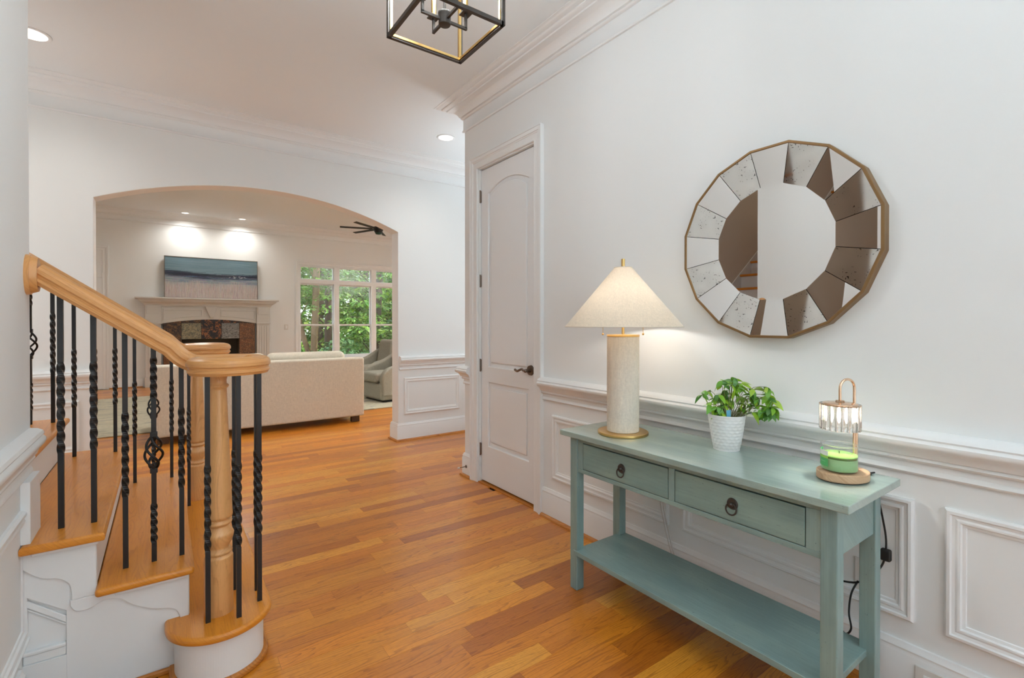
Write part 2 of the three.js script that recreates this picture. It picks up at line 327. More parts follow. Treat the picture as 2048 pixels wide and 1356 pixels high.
// closet door
{
  const d = structure('door_1', 'tall white two-panel closet door with an arched upper panel');
  const a0 = -DOOR.f1, a1 = -DOOR.f0;
  part('casing', sweep([[a0, 0], [a0, DOOR.top], [a1, DOOR.top], [a1, 0]], CASING, false, ON_RIGHT(XR), 0.5), M.trim, d);
  part('jamb', [bx(XR, XR + 0.12, 0, DOOR.top, DOOR.f0, DOOR.f0 + 0.008), bx(XR, XR + 0.12, 0, DOOR.top, DOOR.f1 - 0.008, DOOR.f1), bx(XR, XR + 0.12, DOOR.top - 0.008, DOOR.top, DOOR.f0, DOOR.f1), bx(XR + 0.062, XR + 0.12, 0, DOOR.top - 0.008, DOOR.f0 + 0.008, DOOR.f0 + 0.02), bx(XR + 0.062, XR + 0.12, 0, DOOR.top - 0.008, DOOR.f1 - 0.02, DOOR.f1 - 0.008)], M.trim, d);
  const L = a0 + 0.011, Rr = a1 - 0.011, B = 0.018, T = DOOR.top - 0.013;
  const outer = shapeOf([[L, B], [Rr, B], [Rr, T], [L, T]]);
  const pl = -3.168, pr = -2.656;
  const arch = (i) => { const p = new THREE.Path(), l = pl + i, r = pr - i, y0 = 0.922 + i, y1 = 2.265 - i * 0.8, rise = 0.068; p.moveTo(l, y0); p.lineTo(r, y0); p.lineTo(r, y1); const n = 16; for (let k = 1; k <= n; k++) { const t = k / n; p.lineTo(r + (l - r) * t, y1 + rise * (1 - (2 * t - 1) ** 2)); } p.closePath(); return p; };
  const low = (i) => { const p = new THREE.Path(); p.moveTo(pl + i, 0.302 + i); p.lineTo(pr - i, 0.302 + i); p.lineTo(pr - i, 0.798 - i); p.lineTo(pl + i, 0.798 - i); p.closePath(); return p; };
  outer.holes.push(arch(0), low(0));
  const put = (g, x) => g.rotateY(-Math.PI / 2).translate(x, 0, 0);
  const slab = part('door_slab', [put(extrude(outer, 0.015, 0.006, 3), XR + 0.036), put(extrude(shapeOf([[L + 0.001, B + 0.001], [Rr - 0.001, B + 0.001], [Rr - 0.001, T - 0.001], [L + 0.001, T - 0.001]]), 0.025), XR + 0.0585)], M.door, d);
  for (const p of [arch(0.03), low(0.03)]) part('raised_panel', put(extrude(new THREE.Shape(p.getPoints()), 0.0125, 0.009, 2), XR + 0.038), M.door, slab);
  for (const y of [0.262, 0.927, 1.593, 2.26]) part('hinge', [bx(XR + 0.012, XR + 0.03, y - 0.045, y + 0.045, DOOR.f1 - 0.016, DOOR.f1 - 0.002, 0.003), cyl(XR + 0.012, y - 0.05, y + 0.05, -(DOOR.f1 - 0.01), 0.006, 12)], M.pewter, d);
  const hz = -2.628, hy = 0.935, hx = XR + 0.021;
  const rose = new THREE.CylinderGeometry(0.033, 0.036, 0.012, 32).rotateZ(Math.PI / 2).translate(hx - 0.006, hy, hz);
  const neck = new THREE.CylinderGeometry(0.011, 0.014, 0.05, 20).rotateZ(Math.PI / 2).translate(hx - 0.032, hy, hz);
  const lever = tube([V(hx - 0.052, hy, hz + 0.008), V(hx - 0.054, hy + 0.001, hz - 0.015), V(hx - 0.054, hy + 0.008, hz - 0.035), V(hx - 0.054, hy - 0.001, hz - 0.065), V(hx - 0.052, hy - 0.009, hz - 0.09), V(hx - 0.05, hy - 0.002, hz - 0.118)], 0.0085, 40, 12);
  part('door_handle', [rose, neck, lever, new THREE.SphereGeometry(0.0088, 16, 10).translate(hx - 0.05, hy - 0.002, hz - 0.118), new THREE.SphereGeometry(0.0135, 16, 10).translate(hx - 0.052, hy, hz + 0.004)], M.pewter, d, 'pewter lever handle with a wavy grip');
  part('threshold', [grain(bx(XR - 0.002, XR + 0.12, 0, 0.008, DOOR.f0, DOOR.f1), 'z')], M.shoe, d);
}
// left wall of the foyer
{
  const w = structure('wall_left', 'white foyer wall with chair rail beside the stairs');
  part('plaster', [bx(XL - 0.12, XL, 0, HC, FRONT, EDGE), bx(-4, XL - 0.12, 0, 5.2, EDGE - 0.12, EDGE), bx(XL - 0.12, XL, HC, 3.2, FRONT, EDGE)], M.wall, w);
  part('chair_rail', runOf([[XL, EDGE - 0.012], [XL, FRONT]], RAIL.map(([o, d]) => [o * 0.66, d])), M.trim, w);
  part('baseboard', runOf([[XL, 2.1], [XL, FRONT]], BASE), M.trim, w);
  part('shoe_molding', shoeOf([[XL, 2.1], [XL, FRONT]]), M.shoe, w);
  part('crown_molding', crownAt([[XL, EDGE], [XL, FRONT]], HC), M.trim, w);
  part('end_board', bx(XL, XL + 0.024, 0.5626, 0.758, 2.125, EDGE, 0.002), M.trim, w);
  part('panel_molding', frame(1.2, 2.185, 0.24, 0.672, PANEL, ON_LEFT(XL)), M.trim, w);
  part('panel_molding', frame(0.1, 1.1, 0.24, 0.672, PANEL, ON_LEFT(XL)), M.trim, w);
}
// wall with the arched opening
{
  const w = structure('wall_arch', 'white wall with a wide arched opening to the living room');
  const x0 = -0.432, x1 = 2.03, spring = 2.226, apex = 2.476;
  const s = new THREE.Shape();
  s.moveTo(-4, 0); s.lineTo(x0, 0); s.lineTo(x0, spring);
  const c = (x0 + x1) / 2, half = (x1 - x0) / 2, rise = apex - spring, R = (half * half + rise * rise) / (2 * rise), th = Math.asin(half / R);
  for (let k = 1; k <= 48; k++) { const t = -th + (2 * th * k) / 48; s.lineTo(c + R * Math.sin(t), apex - R + R * Math.cos(t)); }
  s.lineTo(x1, 0); s.lineTo(6.5, 0); s.lineTo(6.5, HL); s.lineTo(-4, HL); s.closePath();
  part('plaster', extrude(s, FA2 - FA, 0.004, 2).translate(0, 0, -FA2), M.wall, w);
  part('crown_molding', crownAt([[4.5, FA], [-4, FA]], HC), M.trim, w);
  part('chair_rail', [runOf([[4.5, FA], [x1 + 0.01, FA]], RAIL), runOf([[x0 - 0.01, FA], [-4, FA]], RAIL)], M.trim, w);
  const right = [[4.5, FA], [x1, FA], [x1, FA2], [6.5, FA2]], left = [[-3.5, FA2], [x0, FA2], [x0, FA], [-4, FA]];
  part('baseboard', [runOf(right, BASE), runOf(left, BASE)], M.trim, w);
  part('shoe_molding', [shoeOf(right), shoeOf(left)], M.shoe, w);
  for (const [a, b] of [[2.095, 2.775], [2.93, 3.6], [-1.3, -0.52], [-2.2, -1.42]]) part('panel_molding', frame(a, b, 0.278, 0.672, PANEL, ON_FAR(FA)), M.trim, w);
}
// the remaining shell: hall ends, stairwell, entry front
{
  part('wall_hall_right', [bx(4.5, 4.62, 0, HC, CORNER - 0.12, FA)], M.wall, scene).userData.kind = 'structure';
  part('wall_hall_left', [bx(-4.12, -4, 0, 5.2, 2.1, FA)], M.stairPaint, scene).userData.kind = 'structure';
  const s = structure('wall_stairs', 'beige wall along the far side of the upper stairs');
  part('plaster', [bx(-4, -0.76, 0, 5.2, 3.32, 3.46), bx(-1.25, -1.13, HC + 0.15, 5.2, EDGE, 3.32), bx(-4, -1.25, 3.2, 5.2, 2.16, 2.28)], M.stairPaint, s);
  part('skirt_board', extrude(shapeOf([[-0.9, 0.72], [-0.76, 0.72], [-0.76, 1.02], [-4, 3.45], [-4, 3.05]]), 0.014, 0.003).translate(0, 0, -3.32), M.trim, s);
  const e = structure('wall_front', 'entry wall behind the viewpoint');
  part('plaster', [bx(-0.5, -0.1, 0, HC, FRONT - 0.14, FRONT), bx(1.95, 2.15, 0, HC, FRONT - 0.14, FRONT), bx(-0.1, 1.95, 2.85, HC, FRONT - 0.14, FRONT)], M.wall, e);
  const g = structure('door_3', 'unseen glazed double entry door with sidelights and transom, placed to let in daylight');  // out of view, glazed wide to let daylight into the foyer
  const stile = (x) => bx(x - 0.04, x + 0.04, 0, 2.85, FRONT - 0.1, FRONT - 0.04);
  part('frame', [stile(-0.06), stile(0.3), stile(0.92), stile(1.55), stile(1.91), bx(-0.1, 1.95, 2.2, 2.28, FRONT - 0.1, FRONT - 0.04), bx(-0.1, 1.95, 2.77, 2.85, FRONT - 0.1, FRONT - 0.04), bx(-0.1, 1.95, 0, 0.25, FRONT - 0.1, FRONT - 0.04)], M.trim, g);
  part('pane', [bx(-0.05, 1.9, 0.25, 2.8, FRONT - 0.076, FRONT - 0.07)], M.glass, g);
  part('added_sun_block', [bx(-2.5, 4.5, 3.1, 3.25, FRONT - 1.1, FRONT - 0.14)], M.trim, scene).userData.kind = 'structure';  // slab added over the entry to block direct sun through the glazing
  part('added_bounce_ground', [bx(-14, 16, -0.25, -0.03, FRONT - 26, FRONT - 0.2)], std({ color: rgb(0.6, 0.58, 0.55), roughness: 0.9 }), scene).userData.kind = 'structure';  // pale ground added to bounce sunlight up to the ceiling
}
// living room shell
const WIN = { x0: 2.56, x1: 5.2, y0: 0.42, y1: 2.62 }, BOX = { x0: 0.3, x1: 1.33, y0: 0.12, y1: 0.93 };
{
  const w = structure('wall_far', 'living room wall with the fireplace and the tall windows');
  const b = (x0, x1, y0, y1) => bx(x0, x1, y0, y1, FL, FL + 0.15);
  part('plaster', [b(-3.5, BOX.x0, 0, HL), b(BOX.x0, BOX.x1, 0, BOX.y0), b(BOX.x0, BOX.x1, BOX.y1, HL), b(BOX.x1, WIN.x0, 0, HL), b(WIN.x0, WIN.x1, 0, WIN.y0), b(WIN.x0, WIN.x1, WIN.y1, HL), b(WIN.x1, 6.5, 0, HL)], M.wall, w);
  part('crown_molding', crownAt([[6.5, FL], [-3.5, FL]], HL), M.trim, w);
  part('baseboard', [runOf([[6.5, FL], [1.95, FL]], BASE), runOf([[-0.33, FL], [-0.84, FL]], BASE)], M.trim, w);
  part('shoe_molding', [shoeOf([[6.5, FL], [1.95, FL]]), shoeOf([[-0.33, FL], [-0.84, FL]])], M.shoe, w);
  part('wall_living_left', [bx(-3.62, -3.5, 0, HL, FA2, FL)], M.wall, scene).userData.kind = 'structure';
  part('wall_living_right', [bx(6.5, 6.62, 0, HL, FA2, FL)], M.wall, scene).userData.kind = 'structure';
}
// the triple window
{
  const n = structure('window_1', 'white triple window with transoms looking onto green trees');
  part('casing', frame(WIN.x0, WIN.x1, WIN.y0, WIN.y1, CASING.map(([o, d]) => [-o, d]), ON_FAR(FL)), M.trim, n);
  const fm = (x0, x1, y0, y1, a = 0.02, b = 0.11) => bx(x0, x1, y0, y1, FL + a, FL + b, 0.003, 1);
  part('frame', [fm(WIN.x0, WIN.x0 + 0.025, WIN.y0, WIN.y1, 0, 0.14), fm(WIN.x1 - 0.025, WIN.x1, WIN.y0, WIN.y1, 0, 0.14), fm(WIN.x0, WIN.x1, WIN.y1 - 0.025, WIN.y1, 0, 0.14), fm(WIN.x0, WIN.x1, WIN.y0, WIN.y0 + 0.03, 0, 0.14)], M.trim, n);
  for (const x of [3.41, 4.325]) part('mullion', fm(x - 0.06, x + 0.06, WIN.y0, WIN.y1, 0.005, 0.13), M.trim, n);
  part('transom_bar', fm(WIN.x0, WIN.x1, 2.19, 2.28, 0.002, 0.135), M.trim, n);
  for (const [a, b] of [[2.585, 3.35], [3.47, 4.265], [4.385, 5.175]]) {
    const s = 0.022;
    part('transom_pane', bx(a + s, b - s, 2.28 + s, 2.595 - s, FL + 0.075, FL + 0.079), M.glass, n);
    part('transom_sash', [fm(a, b, 2.28, 2.28 + s, 0.05, 0.1), fm(a, b, 2.595 - s, 2.595, 0.05, 0.1), fm(a, a + s, 2.28 + s, 2.595 - s, 0.05, 0.1), fm(b - s, b, 2.28 + s, 2.595 - s, 0.05, 0.1)], M.trim, n);
    for (const [y0, y1, q] of [[1.19, 2.19, 0.085], [0.45, 1.235, 0.05]]) {
      const f = (x0, x1, c, d) => fm(x0, x1, c, d, q, q + 0.034);
      const sash = part('sash', [f(a, b, y0, y0 + 0.045), f(a, b, y1 - 0.03, y1), f(a, a + s, y0 + 0.045, y1 - 0.03), f(b - s, b, y0 + 0.045, y1 - 0.03)], M.trim, n);
      part('pane', bx(a + s, b - s, y0 + 0.045, y1 - 0.03, FL + q + 0.014, FL + q + 0.018), M.glass, sash);
    }
  }
  part('window_sill', bx(WIN.x0 - 0.12, WIN.x1 + 0.12, WIN.y0 - 0.03, WIN.y0, FL - 0.07, FL + 0.03, 0.006), M.trim, n);
}
// living room door at the left
{
  const d = structure('door_2', 'white living room door under a transom at the left of the fireplace');
  const a = -1.95, b = -0.93;
  part('casing', sweep([[a, 0], [a, 2.64], [b, 2.64], [b, 0]], CASING, false, ON_FAR(FL), 0.5), M.trim, d);
  part('door_slab', [bx(a, b, 0.01, 2.12, FL - 0.012, FL), bx(a + 0.14, b - 0.14, 0.3, 1.0, FL - 0.018, FL - 0.01, 0.004), bx(a + 0.14, b - 0.14, 1.14, 1.98, FL - 0.018, FL - 0.01, 0.004)], M.door, d);
  part('transom_bar', bx(a, b, 2.12, 2.21, FL - 0.03, FL, 0.003), M.trim, d);
  part('transom_panel', bx(a, b, 2.21, 2.64, FL - 0.008, FL), M.door, d);
}
// ---------------------------------------------------------------- staircase
const RISE = 0.1875, RUN = 0.25, F_NEAR = 2.10, F_FAR = 3.52;
const frontOf = (n) => 0.34 - RUN * (n - 1);
{
  const st = thing('staircase', 'honey oak staircase with white risers rising to the left', 'staircase', [0, 0, 0]);
  const stadium = (c, r, f0, f1) => { // rounded at both ends, running along f
    const s = new THREE.Shape();
    s.absarc(c, -f0, r, 0, Math.PI, false); // near end, local y = -f
    s.absarc(c, -f1, r, Math.PI, 2 * Math.PI, false);
    return s;
  };
  const flat = (s, y0, h, bev) => { const g = new THREE.ExtrudeGeometry(s, { depth: h - 2 * bev, bevelEnabled: bev > 0, bevelThickness: bev, bevelSize: bev, bevelOffset: -bev, bevelSegments: 4, curveSegments: 28 }); return clean(g.rotateX(-Math.PI / 2).translate(0, y0 + bev, 0)); };
  // ExtrudeGeometry lies in x,y: rotateX(-90) sends local y to world -z, so use local y = f
  const plan = (c, r, f0, f1) => { const s = new THREE.Shape(); s.absarc(c, f0, r, Math.PI, 2 * Math.PI, false); s.absarc(c, f1, r, 0, Math.PI, false); return s; };
  part('tread', grain(flat(plan(0.17, 0.17, F_NEAR, F_FAR), RISE - 0.028, 0.028, 0.012), 'z'), M.tread, st, 'rounded bullnose starting tread');
  part('riser', flat(plan(0.17, 0.142, F_NEAR, F_FAR), 0.0, RISE - 0.028, 0), M.trim, st, 'curved white starting riser');
  part('shoe_molding', grain(flat(plan(0.17, 0.158, F_NEAR, F_FAR), 0, 0.02, 0.007), 'z'), M.shoe, st);
  for (let n = 2; n <= 15; n++) {
    const x1 = frontOf(n), x0 = x1 - RUN - 0.028, y1 = n * RISE, y0 = y1 - 0.028;
    const far = n <= 4 ? F_FAR : 3.32, near = n <= 2 ? F_NEAR : EDGE;
    const ell = () => { const sh = shapeOf([[x1, F_NEAR], [x1, far], [x0, far], [x0, EDGE + 0.001], [XL + 0.0005, EDGE + 0.001], [XL + 0.0005, F_NEAR]].map(([a, b]) => [a, b])); return flat(sh, y0, 0.028, 0.009); };
    const geoms = n === 3 ? [grain(ell(), 'z')] : [grain(bx(x0, x1, y0, y1, near, far, 0.012, 3), 'z')];
    part('tread', geoms, M.tread, st);
    part('riser', bx(x1 - 0.042, x1 - 0.026, (n - 1) * RISE, y0, n === 3 ? F_NEAR + 0.045 : near + (n === 2 ? 0.045 : 0), far - (n <= 4 ? 0.045 : 0)), M.trim, st);
    if (n <= 3) part('cove_molding', bx(n === 3 ? XL + 0.024 : x0 + 0.05, x1 - 0.018, y0 - 0.014, y0, F_NEAR + 0.018, F_NEAR + 0.05, 0.006), M.trim, st);
  }
  // near side: flat stringer, scrolled brackets, small framed panel
  const SF = 2.145;
  part('stringer', extrude(shapeOf([[0.075, 0], [0.075, 0.347], [-0.185, 0.347], [-0.185, 0.534], [-0.366, 0.534], [-0.366, 0.395], [-0.262, 0.315], [-0.262, 0]]), 0.02, 0.001).translate(0, 0, -SF - 0.02), M.trim, st);
  part('stringer_back', bx(-0.366, -0.25, 0, 0.42, SF + 0.012, SF + 0.022), M.trim, st);
  const smoothShape = (start, curve) => { const s = new THREE.Shape(); s.moveTo(...start[0]); start.slice(1).forEach((p) => s.lineTo(...p)); s.splineThru(curve.map(([x, y]) => new THREE.Vector2(x, y))); s.closePath(); return s; };
  part('scroll_bracket', extrude(smoothShape([[-0.252, 0.347], [0.073, 0.347], [0.073, 0.17], [0.05, 0.17]], [[0.03, 0.222], [-0.033, 0.245], [-0.087, 0.277], [-0.124, 0.311], [-0.161, 0.32], [-0.19, 0.311], [-0.212, 0.303], [-0.24, 0.31], [-0.252, 0.33]]), 0.008, 0.0025, 2).translate(0, 0, -SF), M.trim, st);
  part('scroll_bracket', extrude(smoothShape([[-0.364, 0.534], [-0.186, 0.534], [-0.186, 0.347], [-0.248, 0.347]], [[-0.249, 0.375], [-0.256, 0.405], [-0.281, 0.428], [-0.314, 0.438], [-0.34, 0.456], [-0.364, 0.482]]), 0.008, 0.0025, 2).translate(0, 0, -SF), M.trim, st);
  part('panel_molding', [extrude(shapeOf([[-0.366, 0.385], [-0.2625, 0.297], [-0.2625, 0.275], [-0.366, 0.363]]), 0.012, 0.002).translate(0, 0, -SF - 0.013), extrude(shapeOf([[-0.366, 0.36], [-0.2625, 0.272], [-0.2625, 0.264], [-0.366, 0.352]]), 0.008, 0.002).translate(0, 0, -SF - 0.013)], M.trim, st);
  part('baseboard', [bx(-0.366, -0.262, 0, 0.17, SF - 0.002, SF + 0.015), bx(-0.366, -0.262, 0.17, 0.2, SF + 0.002, SF + 0.015, 0.005), bx(-0.366, -0.262, 0.2, 0.212, SF - 0.004, SF + 0.015, 0.004)], M.trim, st);
  part('shoe_molding', [grain(bx(-0.366, 0.055, 0, 0.02, SF - 0.018, SF - 0.002, 0.006), 'x')], M.shoe, st);
  part('stringer', extrude(shapeOf([[0.075, 0], [0.075, 0.347], [-0.185, 0.347], [-0.185, 0.534], [-0.435, 0.534], [-0.435, 0.722], [-0.76, 0.722], [-0.76, 0]]), 0.02, 0.001).translate(0, 0, -3.485), M.trim, st);
}
// ---------------------------------------------------------------- railings
// square bar, twisted between chosen heights
function twistedBar(h, w, twists) {
  const ys = [0]; const inTwist = (y) => twists.find(([a, b]) => y > a - 1e-6 && y < b + 1e-6);
  const marks = twists.flatMap(([a, b]) => [a, b]); let y = 0;
  while (y < h) { const t = twists.find(([a, b]) => y >= a - 1e-6 && y < b - 1e-6); const next = t ? Math.min(t[1], y + 0.0065) : Math.min(h, ...marks.filter((m) => m > y + 1e-6)); ys.push(next); y = next; }
  const ang = (yy) => twists.reduce((s, [a, b, n]) => s + 2 * Math.PI * n * Math.max(0, Math.min(1, (yy - a) / (b - a))), 0);
  const pos = [], r = w / Math.SQRT2, ring = (yy) => [0, 1, 2, 3].map((k) => { const t = ang(yy) + Math.PI / 4 + (k * Math.PI) / 2; return [r * Math.cos(t), yy, r * Math.sin(t)]; });
  for (let i = 0; i + 1 < ys.length; i++) {
    const a = ring(ys[i]), b = ring(ys[i + 1]);
    for (let k = 0; k < 4; k++) { const l = (k + 1) % 4; pos.push(...a[k], ...b[k], ...b[l], ...a[k], ...b[l], ...a[l]); }
  }
  const g = new THREE.BufferGeometry();
  g.setAttribute('position', new THREE.Float32BufferAttribute(pos, 3));
  g.computeVertexNormals();
  return clean(toCreasedNormals(g, 0.6));
}
function basketWires(yc, hh, R) {
  const out = [];
  for (let k = 0; k < 4; k++) {
    const pts = [];
    for (let i = 0; i <= 20; i++) { const t = i / 20, a = (k * Math.PI) / 2 + t * Math.PI * 1.25, r = 0.006 + R * Math.pow(Math.sin(Math.PI * t), 0.85); pts.push(V(r * Math.cos(a), yc - hh + 2 * hh * t, r * Math.sin(a))); }
    out.push(tube(pts, 0.0045, 36, 7));
  }
  return out;
}
const BAR = 0.0158;
const railTop = (x) => x > 0.12 ? 1.137 : x < 0.0 ? 1.137 + 0.0864 + 0.72 * (-x) : 1.137 + 0.0864 * ((0.12 - x) / 0.12) ** 2 * 1.0;
function railProfile(w, h) { // across, up from the rail's bottom
  const q = [[-0.34, 0], [-0.4, 0.1], [-0.46, 0.16], [-0.46, 0.28], [-0.4, 0.33], [-0.42, 0.42], [-0.5, 0.5], [-0.5, 0.68], [-0.43, 0.82], [-0.27, 0.93], [0, 1]];
  return [...q, ...q.slice(0, -1).reverse().map(([a, b]) => [-a, b])].map(([a, b]) => [a * w, b * h]);
}
function sweep3D(points, w, h, closedCaps = true) {
  const prof = railProfile(w, h), rows = [];
  let len = 0; const us = [];
  points.forEach((p, i) => {
    const t = points[Math.min(i + 1, points.length - 1)].clone().sub(points[Math.max(i - 1, 0)]).normalize(), s = t.clone().cross(V(0, 1, 0)).normalize(), n = s.clone().cross(t);
    if (i) len += p.distanceTo(points[i - 1]);
    us.push(len);
    rows.push(prof.map(([a, b]) => p.clone().addScaledVector(s, a).addScaledVector(n, b)));
  });
  const pos = [], uv = [], k = prof.length;
  const per = [0]; for (let j = 1; j <= k; j++) per.push(per[j - 1] + Math.hypot(prof[j % k][0] - prof[j - 1][0], prof[j % k][1] - prof[j - 1][1]));
  const put = (i, j) => { const v = rows[i][j % k]; pos.push(v.x, v.y, v.z); uv.push(us[i] / 2, per[j] / 0.5); };
  for (let i = 0; i + 1 < rows.length; i++) for (let j = 0; j < k; j++) { put(i, j); put(i + 1, j); put(i + 1, j + 1); put(i, j); put(i + 1, j + 1); put(i, j + 1); }
  if (closedCaps) { const faces = THREE.ShapeUtils.triangulateShape(prof.map(([a, b]) => new THREE.Vector2(a, b)), []); for (const i of [0, rows.length - 1]) for (const f of faces) for (const j of f) put(i, j); }
  const g = new THREE.BufferGeometry();
  g.setAttribute('position', new THREE.Float32BufferAttribute(pos, 3));
  g.setAttribute('uv', new THREE.Float32BufferAttribute(uv, 2));
  g.computeVertexNormals();
  return clean(toCreasedNormals(g, 0.45));
}
function railing(label, fRail, side, xEnd, balusters) { // side: +1 the volute turns towards the camera, -1 away
  const r = thing('stair_railing', label, 'railing', [0.165, RISE, fRail - side * 0.135]);
  const ox = -0.165, oz = fRail - side * 0.135; // local origin under the newel
  const L = (x, y, f) => V(x + ox, y - RISE, -(f - oz));
  const hh = 0.066, ww = 0.064, cx = 0.2, cf = fRail - side * 0.112, R0 = 0.112;
  const pts = [];
  for (let x = xEnd; x < -0.005; x += 0.03) pts.push(L(x, railTop(x) - hh / Math.cos(Math.atan(0.72)), fRail));
  for (let k = 0; k <= 12; k++) { const x = (0.13 * k) / 12; pts.push(L(x, railTop(x) - hh - (1 - Math.min(1, k / 10)) * 0.015, fRail)); }
  for (let k = 0; k <= 64; k++) { const t = k / 64, a = t * Math.PI * 2 * 1.22, rad = R0 - 0.042 * smooth(0.45, 1, t); pts.push(L(cx + rad * Math.sin(a), railTop(1) - hh - 0.002 * t, cf + side * rad * Math.cos(a))); }
  part('handrail', sweep3D(pts, ww, hh), M.rail, r);
  const cap = lathe([[0, 0.052], [0.05, 0.052], [0.066, 0.048], [0.07, 0.04], [0.066, 0.03], [0.06, 0.02], [0.06, 0.012], [0.05, 0.006], [0.05, 0], [0, 0]], 36);
  const cp = L(cx - 0.012, railTop(1) - hh, cf);
  part('volute_cap', grain(cap.translate(cp.x, cp.y, cp.z), 'x'), M.rail, r);
  const N = [[0, 0], [0.047, 0], [0.047, 0.205], [0.044, 0.211], [0.038, 0.214], [0.04, 0.219], [0.045, 0.225], [0.041, 0.231], [0.033, 0.236], [0.035, 0.246], [0.044, 0.262], [0.0485, 0.28], [0.05, 0.29], [0.047, 0.297], [0.04, 0.306], [0.034, 0.318], [0.034, 0.323], [0.043, 0.329], [0.044, 0.336], [0.036, 0.342], [0.038, 0.347], [0.0445, 0.352], [0.046, 0.36], [0.045, 0.375], [0.028, 0.825], [0.028, 0.83], [0.035, 0.837], [0.035, 0.843], [0.028, 0.848], [0.027, 0.862], [0.031, 0.876], [0.036, 0.884], [0.036, 0.89], [0, 0.89]];
  part('newel_post', grain(lathe(N, 40), 'y'), M.newel, r);
  const prototypes = {};
  for (const [x, f, step, kind] of balusters) {
    const inVolute = step === 1 && x > 0.1, y0 = step * RISE, y1 = (inVolute ? railTop(1) - hh : railTop(x) - hh / (x < 0 ? 0.811 : 0.92)) + 0.012;
    const h = y1 - y0, p = L(x, y0, f);
    const place = (g) => g.translate(p.x, p.y, p.z);
    const twist = kind === 'basket' ? [[0.07, 0.215, 1.25], [Math.min(0.6, h - 0.2), Math.min(0.76, h - 0.04), 1.25]] : [[0.255, 0.565, 2]];
    const b = part('baluster', place(twistedBar(kind === 'basket' ? 0.345 : h, BAR, kind === 'basket' ? [twist[0]] : twist)), M.iron, r);
    if (kind === 'basket') part('upper_bar', place(twistedBar(h - 0.465, BAR, [[twist[1][0] - 0.465, twist[1][1] - 0.465, 1.25]]).translate(0, 0.465, 0)), M.iron, b);
    if (kind === 'basket') {
      const wires = basketWires(0.405, 0.062, 0.022);
      const collars = [0.338, 0.472].map((y) => bx(-0.0115, 0.0115, y - 0.009, y + 0.009, -0.0115, 0.0115, 0.002));
      part('basket', [...wires, ...collars].map(place), M.iron, b);
    }
  }
  return r;
}
{
  const near = railing('near oak stair railing with black iron balusters, its volute in front', 2.235, 1, -0.362, [
    [0.127, 2.044, 1], [0.221, 2.016, 1], [0.299, 2.09, 1], [0.231, 2.235, 1], [0.302, 2.178, 1],
    [0.055, 2.24, 2], [-0.03, 2.24, 2, 'basket'], [-0.113, 2.237, 2], [-0.199, 2.235, 3], [-0.284, 2.235, 3]]);
  // oval rosette where the rail meets the wall
  const ros = new THREE.CylinderGeometry(0.038, 0.043, 0.02, 40).scale(1.48, 1, 1).rotateZ(-Math.PI / 2);
  const ros2 = new THREE.CylinderGeometry(0.047, 0.047, 0.012, 40).scale(1.42, 1, 1).rotateZ(-Math.PI / 2);
  const ry = railTop(XL) - 0.066 - RISE;
  part('rosette', [grain(ros.translate(XL + 0.02 - 0.165, ry, -0.135), 'y'), grain(ros2.translate(XL + 0.006 - 0.165, ry, -0.135), 'y')], M.rail, near);
  railing('far oak stair railing with black iron balusters, beside the hall', 3.392, -1, -0.76, [
    [0.3, 3.53, 1], [0.222, 3.607, 1], [0.127, 3.58, 1], [0.3, 3.45, 1], [0.12, 3.415, 1],
    [0.037, 3.4, 2], [-0.046, 3.4, 2, 'basket'], [-0.13, 3.4, 2], [-0.213, 3.392, 3], [-0.297, 3.392, 3], [-0.379, 3.392, 3], [-0.46, 3.392, 4], [-0.545, 3.392, 4, 'basket'], [-0.63, 3.392, 4]]);
}
// ---------------------------------------------------------------- ceiling lamps
function canLight(label, x, y, f, r, cd, color, group, tilt = 0.9, name = 'recessed_light') {
  const t = thing(name, label, 'ceiling light', [x, y, f], 0, group);
  part('trim_ring', lathe([[r * 0.94, -0.001], [r * 0.96, -0.005], [r * 1.12, -0.006], [r * 1.2, -0.003], [r * 1.22, 0], [r * 0.94, 0]], 36), M.trim, t);
  part('lens', new THREE.CylinderGeometry(r * 0.95, r * 0.95, 0.003, 36).translate(0, -0.0025, 0), M.glowWarm, t);
  spotLight(t, V(0, -0.02, 0), V(0, -3, 0), cd, color, tilt, r * 100);
}
canLight('recessed ceiling light in the hall beside the closet wall corner', 2.22, HC, 4.18, 0.072, POWER.hallCan, WARM, 'recessed lights of the hall', 1.35);
canLight('recessed hall ceiling light half hidden by the left wall', -0.655, HC, 4.18, 0.078, POWER.hallCan, WARM, 'recessed lights of the hall', 1.35);
canLight('recessed living room light over the left side of the mantel', 0.364, HL, 11.68, 0.06, POWER.wallWasher, WARM, 'small lights above the mantel', 1.4);
canLight('recessed living room light over the right side of the mantel', 1.367, HL, 11.68, 0.06, POWER.wallWasher, WARM, 'small lights above the mantel', 1.4);
for (const [x, f, w] of [[0.4, 6.4, 'behind the arch over the sofa'], [3.6, 6.6, 'behind the arch wall by the armchairs'], [5.6, 9.8, 'by the right living room wall'], [-2.6, 9.2, 'by the left living room wall']]) canLight('added recessed fill light in the living room ceiling ' + w, x, HL, f, 0.08, POWER.livingAddedCan, WARM, 'added living room lights', 1.4);  // ceiling lights added out of view to brighten the living room
for (const [x, f, w] of [[0.3, 0.3, 'above the left side of the foyer'], [0.8, -1.0, 'by the entry door']]) canLight('added recessed fill light in the foyer ceiling ' + w, x, HC, f, 0.08, POWER.foyerAddedCan, SOFT, 'added lights of the foyer', 1.45);  // two more added out of view as foyer fill
canLight('unseen recessed ceiling light high over the upper stairs, placed to warm the stairwell', -2.3, 5.2, 2.8, 0.08, POWER.stairs, new THREE.Color(1, 0.78, 0.56), undefined, 1.4);  // out of view, placed to warm the dim stairwell
